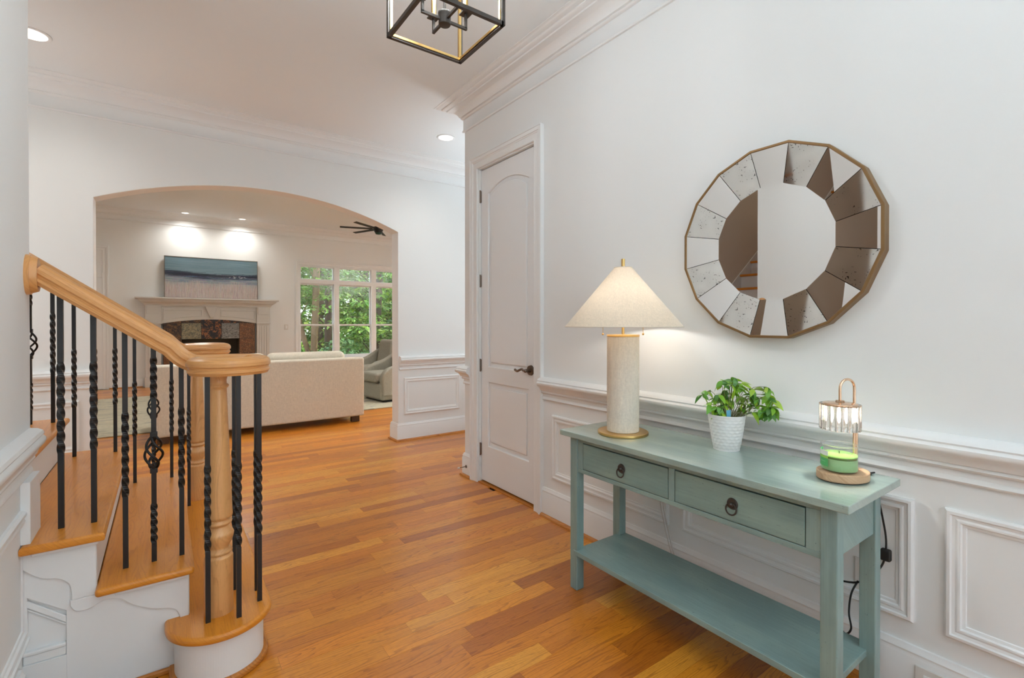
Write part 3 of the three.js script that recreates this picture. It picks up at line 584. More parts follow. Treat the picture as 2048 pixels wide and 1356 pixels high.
// fill uplights added out of view: at the entry door, at both ends of the hall and in the living room
function uplight(label, x, f, cd, color, group, cone = 1.3, globe = 0) {
  const t = thing('added_fill_lamp', label, 'added fill lamp', [x, 0, f], 0, group);  // added fill lamp, bounces soft light off the ceiling
  part('base', lathe([[0, 0], [0.13, 0], [0.13, 0.015], [0.1, 0.025], [0.02, 0.035], [0, 0.035]], 32), M.bronze, t);
  part('pole', cyl(0, 0.03, 1.68, 0, 0.012, 16), M.bronze, t);
  part('lamp_bowl', lathe([[0.012, 1.66], [0.05, 1.67], [0.12, 1.72], [0.16, 1.79], [0.157, 1.79], [0.117, 1.725], [0.05, 1.677], [0, 1.675]], 36), M.bronze, t);
  part('fill_glow', new THREE.CylinderGeometry(0.09, 0.08, 0.01, 28).translate(0, 1.735, 0), M.glowWarm, t);
  spotLight(t, V(0, 1.76, 0), V(0, 4, 0), cd, color, cone, 9);
  if (globe) { part('fill_globe', new THREE.SphereGeometry(0.09, 28, 18).translate(0, 1.4, 0), M.glowWarm, t); pointLight(t, V(0, 1.4, 0), globe, SOFT, 8); }  // added glowing globe, fills the lower walls and door with light
}
uplight('added bronze fill uplight, out of view in the right corner by the entry door', 1.74, -0.75, POWER.foyerFillUp, CLEAR, 'added uplights by the entry door');
uplight('added bronze fill uplight, out of view in the left corner by the entry door', -0.14, -0.9, POWER.foyerFillUp, CLEAR, 'added uplights by the entry door');
uplight('added bronze fill uplight, out of view at the right of the closet corner in the hall', 3.1, 3.74, POWER.hallFillUp, CLEAR, 'added uplights of the hall', 1.1, POWER.hallFillGlobe * 0.42);
uplight('added bronze fill uplight, out of view at the left end of the hall', -2.0, 4.2, POWER.hallFillUp * 0.2, CLEAR, 'added uplights of the hall', 1.3, POWER.hallFillGlobe);
uplight('added bronze fill uplight, out of view in the right corner of the living room', 5.7, 6.2, POWER.livingFillUp, WARM);
// lantern
{
  const x0 = 0.685, x1 = 0.987, f0 = 1.43, f1 = 1.735, yb = 2.32, yt = 2.82, w = 0.014;
  const cx = (x0 + x1) / 2, cf = (f0 + f1) / 2, hw = (x1 - x0) / 2, hf = (f1 - f0) / 2;
  const t = thing('lantern', 'black open-frame square lantern hanging from the foyer ceiling', 'pendant light', [cx, yb, cf]);
  const hT = yt - yb, P = (sx, sz, y) => V(sx * hw, y, sz * hf);
  const bars = [];
  for (const y of [w / 2, hT]) { bars.push(bar(P(-1, -1, y), P(1, -1, y), w), bar(P(1, -1, y), P(1, 1, y), w), bar(P(1, 1, y), P(-1, 1, y), w), bar(P(-1, 1, y), P(-1, -1, y), w)); }
  for (const [a, b] of [[-1, -1], [1, -1], [1, 1], [-1, 1]]) bars.push(bar(P(a, b, 0), P(a, b, hT), w));
  bars.push(bar(P(-1, -1, hT), V(0, hT + 0.001, 0), w), bar(P(1, 1, hT), V(0, hT + 0.001, 0), w), bar(P(1, -1, hT), V(0, hT, 0), w), bar(P(-1, 1, hT), V(0, hT, 0), w));
  part('cage', bars, M.bronze, t);
  const lining = [], q = 0.0055, hx = hw - q, hz = hf - q;
  for (const [a, b] of [[-1, -1], [1, -1], [1, 1], [-1, 1]]) lining.push(bar(V(a * hx, 0.012, b * hz), V(a * hx, hT - 0.01, b * hz), 0.01));
  for (const [a, b, c, d] of [[-1, -1, 1, -1], [1, -1, 1, 1], [1, 1, -1, 1], [-1, 1, -1, -1]]) lining.push(bar(V(a * hx, 0.011, b * hz), V(c * hx, 0.011, d * hz), 0.009));
  part('inner_lining', lining, M.brass, t, 'brass inner faces of the cage');
  const hy = 0.046;
  part('hub', [lathe([[0, hy - 0.022], [0.02, hy - 0.022], [0.022, hy - 0.018], [0.022, hy + 0.012], [0.024, hy + 0.016], [0.024, hy + 0.024], [0.018, hy + 0.028], [0, hy + 0.028]], 28), cyl(0, hy + 0.02, hT + 0.14, 0, 0.0055, 12)], M.bronze, t);
  part('canopy', lathe([[0, 0.2], [0.06, 0.2], [0.062, 0.21], [0.062, HC - yt + 0.0 - 0.001 + 0.0], [0, HC - yt - 0.001]], 32).translate(0, hT, 0), M.bronze, t);
  for (const [a, b] of [[1, 0], [-1, 0], [0, 1], [0, -1]]) {
    const e = V(a * 0.088, hy - 0.004, b * 0.088);
    part('arm', [bar(V(a * 0.018, hy - 0.004, b * 0.018), V(a * 0.0925, hy - 0.004, b * 0.0925), 0.009), bar(e, V(e.x, hy + 0.05, e.z), 0.009), new THREE.CylinderGeometry(0.006, 0.006, 0.012, 12).translate(e.x, hy + 0.046, e.z)], M.bronze, t);
    part('drip_plate', bx(e.x - 0.019, e.x + 0.019, hy + 0.05, hy + 0.054, -e.z - 0.019, -e.z + 0.019), M.bronze, t);
    part('candle_sleeve', cyl(e.x, hy + 0.054, hy + 0.15, e.z, 0.0095, 16), M.brass, t);
    const bulb = part('bulb', lathe([[0, 0], [0.007, 0.002], [0.013, 0.022], [0.014, 0.034], [0.009, 0.055], [0.003, 0.075], [0, 0.08]], 18).translate(e.x, hy + 0.15, e.z), M.glowBulb, t);
    pointLight(t, V(e.x, hy + 0.19, e.z), POWER.lantern, SOFT);
  }
}
// ---------------------------------------------------------------- console table and the things on it
const TOP = 0.75;
{
  const t = thing('console_table', 'worn sea-green console table with two drawers and a low shelf', 'console table', [1.75, 0, 1.15]);
  const q = (x0, x1, y0, y1, f0, f1, r = 0.002, ax = 'z') => grain(bx(x0 - 1.75, x1 - 1.75, y0, y1, f0 - 1.15, f1 - 1.15, r), ax);
  part('tabletop', q(1.546, 1.962, 0.725, TOP, 0.545, 1.757, 0.003), M.paintTop, t);
  for (const [x, f] of [[1.575, 1.668], [1.575, 0.584], [1.87, 1.668], [1.87, 0.584]]) part('leg', q(x, x + 0.046, 0, 0.725, f, f + 0.046, 0.0035, 'y'), M.paint, t);
  part('front_rail', [q(1.58, 1.6, 0.703, 0.725, 0.63, 1.668), q(1.58, 1.6, 0.56, 0.579, 0.63, 1.668), q(1.58, 1.6, 0.579, 0.703, 1.137, 1.163, 0.001, 'y'), q(1.58, 1.6, 0.579, 0.703, 1.634, 1.668, 0.001, 'y'), q(1.58, 1.6, 0.579, 0.703, 0.63, 0.671, 0.001, 'y')], M.paint, t);
  part('side_panel', [q(1.621, 1.87, 0.575, 0.725, 0.59, 0.608)], M.paint, t);
  part('side_panel', [q(1.621, 1.87, 0.575, 0.725, 1.69, 1.708)], M.paint, t);
  part('back_panel', [q(1.89, 1.905, 0.575, 0.725, 0.63, 1.668)], M.paint, t);
  part('shelf', q(1.572, 1.918, 0.165, 0.188, 0.608, 1.69, 0.003), M.paint, t);
  for (const [f0, f1] of [[1.166, 1.631], [0.674, 1.134]]) {
    const d = part('drawer', [q(1.579, 1.6, 0.5815, 0.6985, f0, f1, 0.002), q(1.6, 1.86, 0.59, 0.66, f0 + 0.01, f1 - 0.01)], M.paintDrawer, t);
    const fm = (f0 + f1) / 2, at = (g) => g.scale(1, 1.3, 1.3).translate(1.579 - 1.75, 0.634, -(fm - 1.15));
    part('ring_pull', [at(new THREE.CylinderGeometry(0.0135, 0.0155, 0.005, 28).rotateZ(Math.PI / 2).translate(-0.0025, 0.006, 0)), at(new THREE.SphereGeometry(0.006, 14, 10).translate(-0.009, 0.005, 0)), at(new THREE.TorusGeometry(0.0145, 0.0022, 10, 30).rotateY(Math.PI / 2).rotateZ(-0.16).translate(-0.009, -0.007, 0))], M.bronze, d, 'round dark bronze ring pull');
  }
}
// table lamp
{
  const t = thing('table_lamp', 'lit table lamp with conical linen shade and pale cylinder base', 'lamp', [1.725, TOP, 1.52]);
  part('base_plate', lathe([[0, 0], [0.113, 0], [0.115, 0.002], [0.115, 0.011], [0.113, 0.013], [0, 0.013]], 56), M.brass, t);
  const column = lathe([[0, 0.013], [0.0715, 0.013], [0.073, 0.016], [0.073, 0.452], [0.071, 0.455], [0.0, 0.455]], 56);
  { const g = column, p = g.attributes.position; for (let i = 0; i < p.count; i++) g.attributes.uv.setXY(i, Math.atan2(p.getZ(i), p.getX(i)) * 0.35, p.getY(i) * 0.8); }
  part('column', column, M.linen, t);
  part('rim', [lathe([[0.0735, 0.447], [0.0745, 0.449], [0.0745, 0.457], [0.0, 0.458]], 56), bx(0.058, 0.0745, 0.014, 0.45, 0.03, 0.05, 0.002)], M.brass, t);
  part('stem', [cyl(0, 0.456, 0.79, 0, 0.0065, 16), cyl(0, 0.765, 0.806, 0, 0.0085, 16)], M.brass, t);
  part('socket', [cyl(0, 0.515, 0.55, 0, 0.018, 20), bar(V(-0.05, 0.535, 0), V(0.05, 0.535, 0), 0.01)], M.brass, t);
  const s = clean(new THREE.CylinderGeometry(0.04, 0.267, 0.272, 72, 1, true).translate(0, 0.494 + 0.136, 0));
  { const p = s.attributes.position; for (let i = 0; i < p.count; i++) s.attributes.uv.setXY(i, s.attributes.uv.getX(i) * 4, s.attributes.uv.getY(i) * 1.3); }
  const shade = part('lamp_shade', s, M.shade, t);
  part('shade_rim', [new THREE.TorusGeometry(0.267, 0.0022, 8, 72).rotateX(Math.PI / 2).translate(0, 0.494, 0), new THREE.TorusGeometry(0.04, 0.002, 8, 36).rotateX(Math.PI / 2).translate(0, 0.766, 0)], M.linen, shade);
  part('shade_spider', [new THREE.CylinderGeometry(0.039, 0.039, 0.003, 28).translate(0, 0.764, 0)], M.brass, shade);
  for (const k of [-1, 1]) {
    const dx = 0.093 * k, px = dx * Math.cos(YAW), pz = dx * Math.sin(YAW);
    part('pull_chain', [cyl(px, 0.462, 0.54, pz, 0.0012, 8), new THREE.SphereGeometry(0.005, 14, 10).translate(px, 0.459, pz)], M.brass, t);
    part('bulb', new THREE.SphereGeometry(0.026, 20, 14).translate(px * 0.55, 0.575, pz * 0.55), M.glowBulb, t);
    pointLight(t, V(px * 0.55, 0.575, pz * 0.55), POWER.tableLamp, LAMP, 1.2);
  }
}
// potted plant
{
  const t = thing('potted_plant', 'small leafy green plant in a white dimpled pot', 'plant', [1.855, TOP, 1.088]);
  // hammered pot: rows of dimples
  const pot = lathe([[0, 0], [0.05, 0], [0.053, 0.003], [0.0545, 0.01], [0.0585, 0.04], [0.063, 0.07], [0.0675, 0.1], [0.0705, 0.125], [0.0715, 0.14], [0.07, 0.1415], [0.068, 0.14], [0.066, 0.12], [0, 0.12]], 12);
  const g = new THREE.BufferGeometry(), pos = [], idx = [], NU = 120, NV = 60;
  for (let j = 0; j <= NV; j++) for (let i = 0; i <= NU; i++) {
    const v = j / NV, a = (i / NU) * Math.PI * 2, y = v * 0.141, r0 = 0.0525 + 0.0195 * v - 0.004 * (1 - v) ** 6;
    const rowN = 11, rowI = Math.floor(v * rowN), cell = 18, fx = ((i / NU) * cell + (rowI % 2) * 0.5) % 1, fy = (v * rowN) % 1;
    const d = Math.hypot(fx - 0.5, fy - 0.5), edge = smooth(0.0, 0.06, v) * (1 - smooth(0.93, 0.97, v));
    const r = r0 - 0.0016 * edge * Math.cos(Math.min(1, d / 0.62) * Math.PI / 2);
    pos.push(r * Math.cos(a), y, r * Math.sin(a));
  }
  for (let j = 0; j < NV; j++) for (let i = 0; i < NU; i++) { const a = j * (NU + 1) + i, b = a + NU + 1; idx.push(a, b, a + 1, b, b + 1, a + 1); }
  g.setAttribute('position', new THREE.Float32BufferAttribute(pos, 3)); g.setIndex(idx); g.computeVertexNormals();
  part('pot', [g, lathe([[0.0718, 0.1405], [0.0705, 0.1425], [0.0675, 0.141], [0.066, 0.118]], 60), new THREE.CylinderGeometry(0.05, 0.05, 0.002, 40).translate(0, 0.001, 0)], M.ceramic, t);
  part('soil', new THREE.CylinderGeometry(0.0662, 0.066, 0.006, 40).translate(0, 0.121, 0), M.soil, t);
  // leaves: folded, curved blades along +x
  const leafGeo = (len, wid, droop) => {
    const P = [], n = 5;
    for (let i = 0; i <= n; i++) { const u = i / n, w = wid * Math.sin(Math.PI * Math.pow(u, 0.85)) * (1 - 0.15 * u), y = -droop * u * u * len; P.push([[u * len, y + 0.12 * w, -w], [u * len, y, 0], [u * len, y + 0.12 * w, w]]); }
    const p = [];
    for (let i = 0; i < n; i++) for (let k = 0; k < 2; k++) p.push(...P[i][k], ...P[i][k + 1], ...P[i + 1][k + 1], ...P[i][k], ...P[i + 1][k + 1], ...P[i + 1][k]);
    const q = new THREE.BufferGeometry(); q.setAttribute('position', new THREE.Float32BufferAttribute(p, 3)); q.computeVertexNormals();
    return clean(toCreasedNormals(q, 0.5));
  };
  const geos = [leafGeo(0.034, 0.0095, 0.25), leafGeo(0.028, 0.0085, 0.45), leafGeo(0.04, 0.0105, 0.55)];
  const mats = [[0.24, 0.5, 0.035], [0.15, 0.4, 0.04], [0.38, 0.6, 0.045], [0.1, 0.28, 0.05]].map((c) => phys({ color: rgb(...c), roughness: 0.38, transmission: 0.25, thickness: 0, side: THREE.DoubleSide }));
  // whorls: sideways (to the right), upwards, depth
  const whorls = [[-0.056, 0.038], [-0.045, 0.016], [-0.034, 0.014], [-0.025, 0.0], [-0.03, 0.045], [-0.045, 0.047], [-0.012, 0.068], [-0.014, 0.078], [0.004, 0.07], [0.018, 0.086], [0.026, 0.077], [0.032, 0.066], [0.04, 0.074], [0.048, 0.068], [0.058, 0.06], [0.012, 0.05], [0.03, 0.042], [0.046, 0.036], [0.058, 0.046], [0.068, 0.04], [-0.012, 0.018], [-0.004, 0.028], [-0.016, 0.002], [0.046, 0.01], [0.052, 0.003], [0.062, 0.02], [0.07, 0.012], [0.076, 0.02], [0.095, 0.066], [0.103, 0.06], [0.093, 0.047], [0.104, 0.04], [0.111, 0.036], [0.096, 0.018], [0.102, 0.01], [0.11, 0.018], [0.112, 0.0], [0.078, 0.034], [0.022, 0.02], [0.0, 0.042], [-0.02, 0.03], [0.035, 0.024], [0.02, 0.062], [0.008, 0.03]];
  const S = 1.55;
  for (const [a, b] of whorls) {
    const side = a * 1.46, up = 0.152 + b * 1.6, depth = a > 0.05 ? rr(-0.07, -0.03) : rr(-0.05, 0.045);
    const c = V(Math.min(side * Math.cos(YAW) + depth * Math.sin(YAW), 0.075), up, side * Math.sin(YAW) - depth * Math.cos(YAW));
    const root = V(c.x * 0.25, 0.122, c.z * 0.25), mid = V(c.x * 0.62, up * 0.86 + 0.025, c.z * 0.62);
    part('stem', tube([root, mid, c], 0.0011, 8, 5), M.stem, t);
    const n = 4 + Math.floor(rnd() * 2), turn = rnd() * 6.28;
    for (let k = 0; k < n; k++) {
      const m = new THREE.Mesh(geos[Math.floor(rnd() * 3)], mats[Math.floor(rnd() * 4)]);
      m.name = partName('leaf', t);
      m.position.copy(c);
      m.rotation.set(rr(-0.6, 0.6), turn + (k * 6.283) / n + rr(-0.3, 0.3), rr(-1.0, 0.35), 'YXZ');
      m.scale.setScalar(rr(0.95, 1.4));
      t.add(m);
    }
  }
  const tag = bx(-0.009, 0.009, 0.115, 0.165, -0.0006, 0.0006, 0.0005);
  part('plant_tag', tag.rotateY(-0.5).translate(-0.036, 0, 0.03), std({ color: rgb(0.12, 0.42, 0.6), roughness: 0.4 }), t, 'blue plastic plant tag');
}
// candle warmer lamp
{
  const t = thing('candle_warmer', 'lit candle warmer lamp with ribbed crystal shade on a pale wood base', 'lamp', [1.806, TOP, 0.655]);
  // across = the arm's direction from the candle to the post, to the right and towards the wall
  const A = (s, y, d = 0) => V(s * Math.cos(YAW * 0.55) + d * Math.sin(YAW), y, s * Math.sin(YAW * 0.55) * 1 - d * Math.cos(YAW));
  const oval = new THREE.Shape(); oval.absellipse(0, 0, 0.083, 0.066, 0, Math.PI * 2);
  const base = new THREE.ExtrudeGeometry(oval, { depth: 0.02, bevelEnabled: true, bevelThickness: 0.003, bevelSize: 0.003, bevelOffset: -0.003, bevelSegments: 2, curveSegments: 32 }).rotateX(-Math.PI / 2).rotateY(-YAW * 0.55).translate(0, 0.006, 0);
  part('wood_base', grain(base, 'x'), M.paleWood, t);
  part('base_pad', new THREE.CylinderGeometry(0.062, 0.062, 0.003, 36).scale(1.25, 1, 0.97).rotateY(-YAW * 0.55).translate(0, 0.0015, 0), M.black, t);
  const post = 0.048, sc = -0.013;
  part('arm', [tube([A(post, 0.028), A(post, 0.1), A(post, 0.2), A(post, 0.26), ...[0, 1, 2, 3, 4, 5, 6, 7, 8].map((k) => { const a = (k / 8) * Math.PI, r = (post - sc) / 2; return A((post + sc) / 2 + r * Math.cos(a), 0.295 + r * Math.sin(a)); }), A(sc, 0.27), A(sc, 0.258)], 0.0042, 90, 12), tube([A(post + 0.009, 0.03), A(post + 0.009, 0.1), A(post + 0.009, 0.178)], 0.005, 12, 12)], M.roseGold, t);
  const clip = A(post + 0.004, 0.178);
  part('clamp', [new RoundedBoxGeometry(0.024, 0.02, 0.016, 2, 0.003).translate(clip.x, clip.y, clip.z)], M.roseGold, t);
  const c = A(sc, 0), R = 0.05;
  part('shade_cap', [lathe([[0, 0.258], [0.012, 0.258], [0.014, 0.252], [0.046, 0.25], [0.05, 0.247], [0.05, 0.242], [0.046, 0.242], [0.044, 0.246], [0, 0.246]], 36).translate(c.x, 0, c.z)], M.roseGold, t);
  for (let k = 0; k < 20; k++) {
    const a = (k / 20) * Math.PI * 2;
    part('crystal_rod', new THREE.CylinderGeometry(0.0083, 0.0083, 0.084, 8).rotateY(a).translate(c.x + R * Math.cos(a), 0.205, c.z + R * Math.sin(a)), M.crystal, t);
  }
  part('bulb', new THREE.SphereGeometry(0.02, 18, 12).scale(1, 1.3, 1).translate(c.x, 0.21, c.z), M.glowBright, t);
  pointLight(t, V(c.x, 0.212, c.z), POWER.warmer, LAMP, 0.8);
  const e = A(0.082, 0.012), e2 = A(0.098, 0.01);
  part('cord', tube([e, A(0.09, 0.014), e2, A(0.12, 0.004), V(0.13, 0.0035, 0.035), V(0.15, 0.0035, 0.04)], 0.0026, 24, 8), M.black, t, 'black power cord');
  // the candle in its jar, standing on the base
  const j = thing('jar_candle', 'green candle in a clear glass jar on the candle warmer', 'candle', [1.806 + c.x - 0.004, TOP + 0.0265, 0.655 - c.z]);
  const jr = 0.052, jh = 0.088;
  part('jar', lathe([[0, 0.001], [jr - 0.004, 0.001], [jr - 0.001, 0.004], [jr, 0.008], [jr, jh], [jr - 0.001, jh + 0.0012], [jr - 0.0025, jh + 0.0006], [jr - 0.0025, jh - 0.004]], 56), M.glass, j);
  part('jar_rim', new THREE.TorusGeometry(jr - 0.0012, 0.0016, 8, 56).rotateX(Math.PI / 2).translate(0, jh, 0), M.crystal, j);
  part('wax', lathe([[0, 0.008], [jr - 0.0042, 0.008], [jr - 0.002, 0.011], [jr - 0.002, 0.046], [0, 0.046]], 48), M.waxGreen, j);
  part('melted_wax', lathe([[0, 0.0462], [jr - 0.002, 0.0462], [jr - 0.002, 0.058], [0, 0.058]], 48), M.waxMelt, j);
  part('wick', cyl(0, 0.058, 0.066, 0, 0.0012, 8), M.black, j);
  const lab = new THREE.CylinderGeometry(jr + 0.0006, jr + 0.0006, 0.05, 24, 1, true, 0, 1.5).rotateY(2.95).translate(0, 0.045, 0);
  const cv = document.createElement('canvas'); cv.width = 256; cv.height = 170; const k = cv.getContext('2d');
  k.fillStyle = '#2d7f4a'; k.fillRect(0, 0, 256, 170);
  k.fillStyle = '#4a5a86'; k.fillRect(0, 92, 120, 78);
  k.fillStyle = '#f2f4ee'; k.fillRect(118, 0, 138, 52);
  k.fillStyle = '#9fce5a'; k.fillRect(118, 52, 138, 30); k.fillStyle = '#58b36a'; k.fillRect(118, 82, 138, 88);
  k.strokeStyle = 'rgba(255,255,255,0.7)'; k.lineWidth = 2; k.beginPath(); k.moveTo(150, 118); k.lineTo(225, 118); k.stroke();
  const lt = new THREE.CanvasTexture(cv); lt.colorSpace = THREE.SRGBColorSpace;
  part('paper_label', lab, std({ map: lt, roughness: 0.5, side: THREE.DoubleSide }), j, 'white and green paper label');
}
// ---------------------------------------------------------------- wall mirror
{
  const cy = 1.588, cf = 0.988, Ro = 0.396, Ri = 0.236, N = 16;
  const t = thing('wall_mirror', 'round sixteen-sided wall mirror with a ring of clear and speckled facets', 'mirror', [XR, cy, cf]);
  const ang = (k) => ((k + 0.5) / N) * Math.PI * 2;
  const P = (r, k, x) => [-x, r * Math.sin(ang(k)), r * Math.cos(ang(k))];   // x = out of the wall
  const xi = 0.018, xo = 0.041;
  // frame: 16-sided ring
  const ring = (r) => Array.from({ length: N }, (_, k) => [r * Math.cos(ang(k)), r * Math.sin(ang(k))]);
  const FP = [[0, 0.0], [0, 0.042], [-0.002, 0.046], [-0.009, 0.046], [-0.011, 0.042], [-0.011, 0.0]];
  part('frame', sweep(ring(Ro - 0.011), FP, true, (a, b, d) => [-d, b, a], 0.4), M.frameGold, t, 'thin bronze-gold rim');
  const poly = shapeOf(ring(Ri + 0.001));
  part('mirror_glass', extrude(poly, 0.003).rotateY(-Math.PI / 2).translate(-(xi - 0.003), 0, 0), M.mirror, t);
  part('backing', extrude(shapeOf(ring(Ro - 0.012)), 0.012).rotateY(-Math.PI / 2).translate(-0.001, 0, 0), M.dark, t);
  for (let k = 0; k < N; k++) {
    const r1 = Ro - 0.0105, gap = 0.0012, a = P(Ri, k, xi), b = P(r1, k, xo), c = P(r1, k + 1, xo), d = P(Ri, k + 1, xi);
    const toward = (p, q, s) => { const v = V(...p), w = V(...q), dd = w.clone().sub(v); return v.addScaledVector(dd.normalize(), s).toArray(); };
    const q = [toward(a, d, gap), toward(b, c, gap), toward(c, b, gap), toward(d, a, gap)], back = q.map(([x, y, z]) => [x + 0.003, y, z]);
    const pos = [], uv = [], tri = (...v) => v.forEach((p) => { pos.push(...p); uv.push(p[2] * 3 + k * 0.17, p[1] * 3 + k * 0.31); });
    tri(q[0], q[1], q[2]); tri(q[0], q[2], q[3]); tri(back[0], back[2], back[1]); tri(back[0], back[3], back[2]);
    for (let i = 0; i < 4; i++) { const n = (i + 1) % 4; tri(q[i], back[i], back[n]); tri(q[i], back[n], q[n]); }
    const g = new THREE.BufferGeometry();
    g.setAttribute('position', new THREE.Float32BufferAttribute(pos, 3)); g.setAttribute('uv', new THREE.Float32BufferAttribute(uv, 2)); g.computeVertexNormals();
    part('facet', g, k % 2 ? M.mirror : M.antique, t, !(k % 2) ? 'speckled antiqued mirror facet' : undefined);
  }
}
// ---------------------------------------------------------------- small fittings
{
  const s = thing('door_stop', 'small metal spring door stop on the baseboard by the wall corner', 'door stop', [XR - 0.018, 0.085, 3.44]);
  part('rod', [new THREE.CylinderGeometry(0.011, 0.013, 0.006, 20).rotateZ(Math.PI / 2).translate(-0.003, 0, 0), new THREE.CylinderGeometry(0.0035, 0.0035, 0.06, 12).rotateZ(Math.PI / 2).translate(-0.035, 0, 0)], M.pewter, s);
  part('rubber_tip', new THREE.CylinderGeometry(0.007, 0.007, 0.014, 16).rotateZ(Math.PI / 2).translate(-0.07, 0, 0), M.plate, s);
  const o = thing('wall_outlet', 'white power outlet set in the baseboard below the wall panels', 'outlet', [XR - 0.018, 0.1, 0.46]);
  part('cover_plate', new RoundedBoxGeometry(0.006, 0.07, 0.115, 2, 0.002).translate(-0.003, 0, 0), M.plate, o);
  for (const z of [-0.02, 0.02]) part('socket', [new RoundedBoxGeometry(0.004, 0.028, 0.03, 2, 0.0015).translate(-0.007, 0, z), bx(-0.0095, -0.009, -0.006, 0.006, z - 0.007, z - 0.005), bx(-0.0095, -0.009, -0.006, 0.006, z + 0.005, z + 0.007)], M.trim, o);
  const o2 = thing('wall_outlet', 'white power outlet under the right end of the console table', 'outlet', [XR, 0.36, 0.66]);
  part('cover_plate', new RoundedBoxGeometry(0.006, 0.115, 0.07, 2, 0.002).translate(-0.003, 0, 0), M.plate, o2);
  for (const y of [-0.02, 0.02]) part('socket', new RoundedBoxGeometry(0.004, 0.028, 0.03, 2, 0.0015).translate(-0.007, y, 0), M.trim, o2);
  const w = thing('light_switch', 'white light switch between the mantel and the window', 'light switch', [2.28, 1.17, FL]);
  part('cover_plate', new RoundedBoxGeometry(0.085, 0.125, 0.008, 2, 0.003).translate(0, 0, 0.004), M.plate, w);
  part('rocker', new RoundedBoxGeometry(0.035, 0.068, 0.008, 2, 0.003).translate(0, 0, 0.01), M.trim, w);
  const c1 = thing('power_cord', 'white lamp cord hanging behind the console table', 'cord', [1.985, 0, 1.5]);
  part('wire', tube([V(-0.02, 0.74, -0.02), V(0.01, 0.6, -0.01), V(0.005, 0.4, 0.0), V(0.01, 0.25, 0.03), V(0.0, 0.12, 0.08), V(-0.01, 0.02, 0.13), V(-0.03, 0.006, 0.3)], 0.0032, 40, 8), M.whiteCord, c1);
  part('wire', tube([V(-0.02, 0.74, -0.025), V(0.005, 0.6, -0.02), V(0.0, 0.4, -0.012), V(0.005, 0.25, 0.018), V(-0.005, 0.12, 0.07), V(-0.02, 0.01, 0.12)], 0.0026, 40, 8), M.whiteCord, c1);
  const c2 = thing('power_cord', 'black cord and plug hanging at the right end of the console table', 'cord', [1.99, 0, 0.66]);
  part('wire', tube([V(-0.01, 0.74, 0.03), V(0.02, 0.6, 0.05), V(0.022, 0.5, 0.062), V(0.01, 0.42, 0.05), V(-0.03, 0.36, 0.0), V(-0.02, 0.33, -0.09)], 0.0032, 40, 8), M.black, c2);
  part('wire', tube([V(0.02, 0.34, -0.02), V(-0.01, 0.3, -0.03), V(-0.03, 0.24, -0.03), V(-0.04, 0.19, -0.02), V(-0.03, 0.16, -0.045), V(-0.02, 0.21, -0.08)], 0.0032, 40, 8), M.black, c2);
  part('plug', new RoundedBoxGeometry(0.022, 0.04, 0.03, 2, 0.006).translate(0.02, 0.465, 0.062), M.black, c2);
}
// ---------------------------------------------------------------- living room
{
  const r = thing('rug', 'pale patterned living room rug under the sofa and armchairs', 'rug', [1.2, 0, 8.65]);
  const g = clean(new RoundedBoxGeometry(5.2, 0.012, 3.45, 2, 0.005).translate(0, 0.0065, 0));
  for (let i = 0; i < g.attributes.position.count; i++) g.attributes.uv.setXY(i, g.attributes.position.getX(i) / 1.3, g.attributes.position.getZ(i) / 1.3);
  part('pile', g, std({ map: rugMap, roughness: 1 }), r);
}
{
  const s = thing('sofa', 'cream linen sofa seen from behind under the arch', 'sofa', [0.995, 0, 6.63]);
  const fabric = (x0, x1, y0, y1, f0, f1, rad) => { const g = clean(bx(x0, x1, y0, y1, f0, f1, rad, 4)); for (let i = 0; i < g.attributes.position.count; i++) g.attributes.uv.setXY(i, g.attributes.position.getX(i) * 1.3 + g.attributes.position.getZ(i) * 1.3, g.attributes.position.getY(i) * 1.3); return g; };
  part('frame', fabric(-1.1, 1.1, 0.075, 0.82, -0.47, -0.3, 0.025), M.sofa, s);
  part('seat_base', fabric(-1.1, 1.1, 0.075, 0.3, -0.3, 0.46, 0.02), M.sofa, s);
  for (const k of [-1, 1]) part('arm', fabric(k < 0 ? -1.1 : 0.94, k < 0 ? -0.94 : 1.1, 0.2, 0.6, -0.32, 0.46, 0.03), M.sofa, s);
  for (const k of [-1, 1]) part('seat_cushion', fabric(k < 0 ? -0.935 : 0.003, k < 0 ? -0.003 : 0.935, 0.3, 0.46, -0.15, 0.48, 0.05), M.sofa, s);
  for (const k of [-1, 1]) { const g = fabric(k < 0 ? -0.92 : 0.005, k < 0 ? -0.005 : 0.915, 0.44, 0.9, -0.305, -0.12, 0.07); part('back_cushion', g, M.sofa, s); }
  for (const [x, f] of [[-1, -0.4], [1, -0.4], [-1, 0.4], [1, 0.4]]) part('foot', bx(x - 0.05, x + 0.05, 0.013 * (f > 0.2), 0.08, f - 0.03, f + 0.03, 0.004), std({ color: rgb(0.09, 0.045, 0.022), roughness: 0.5 }), s);
}
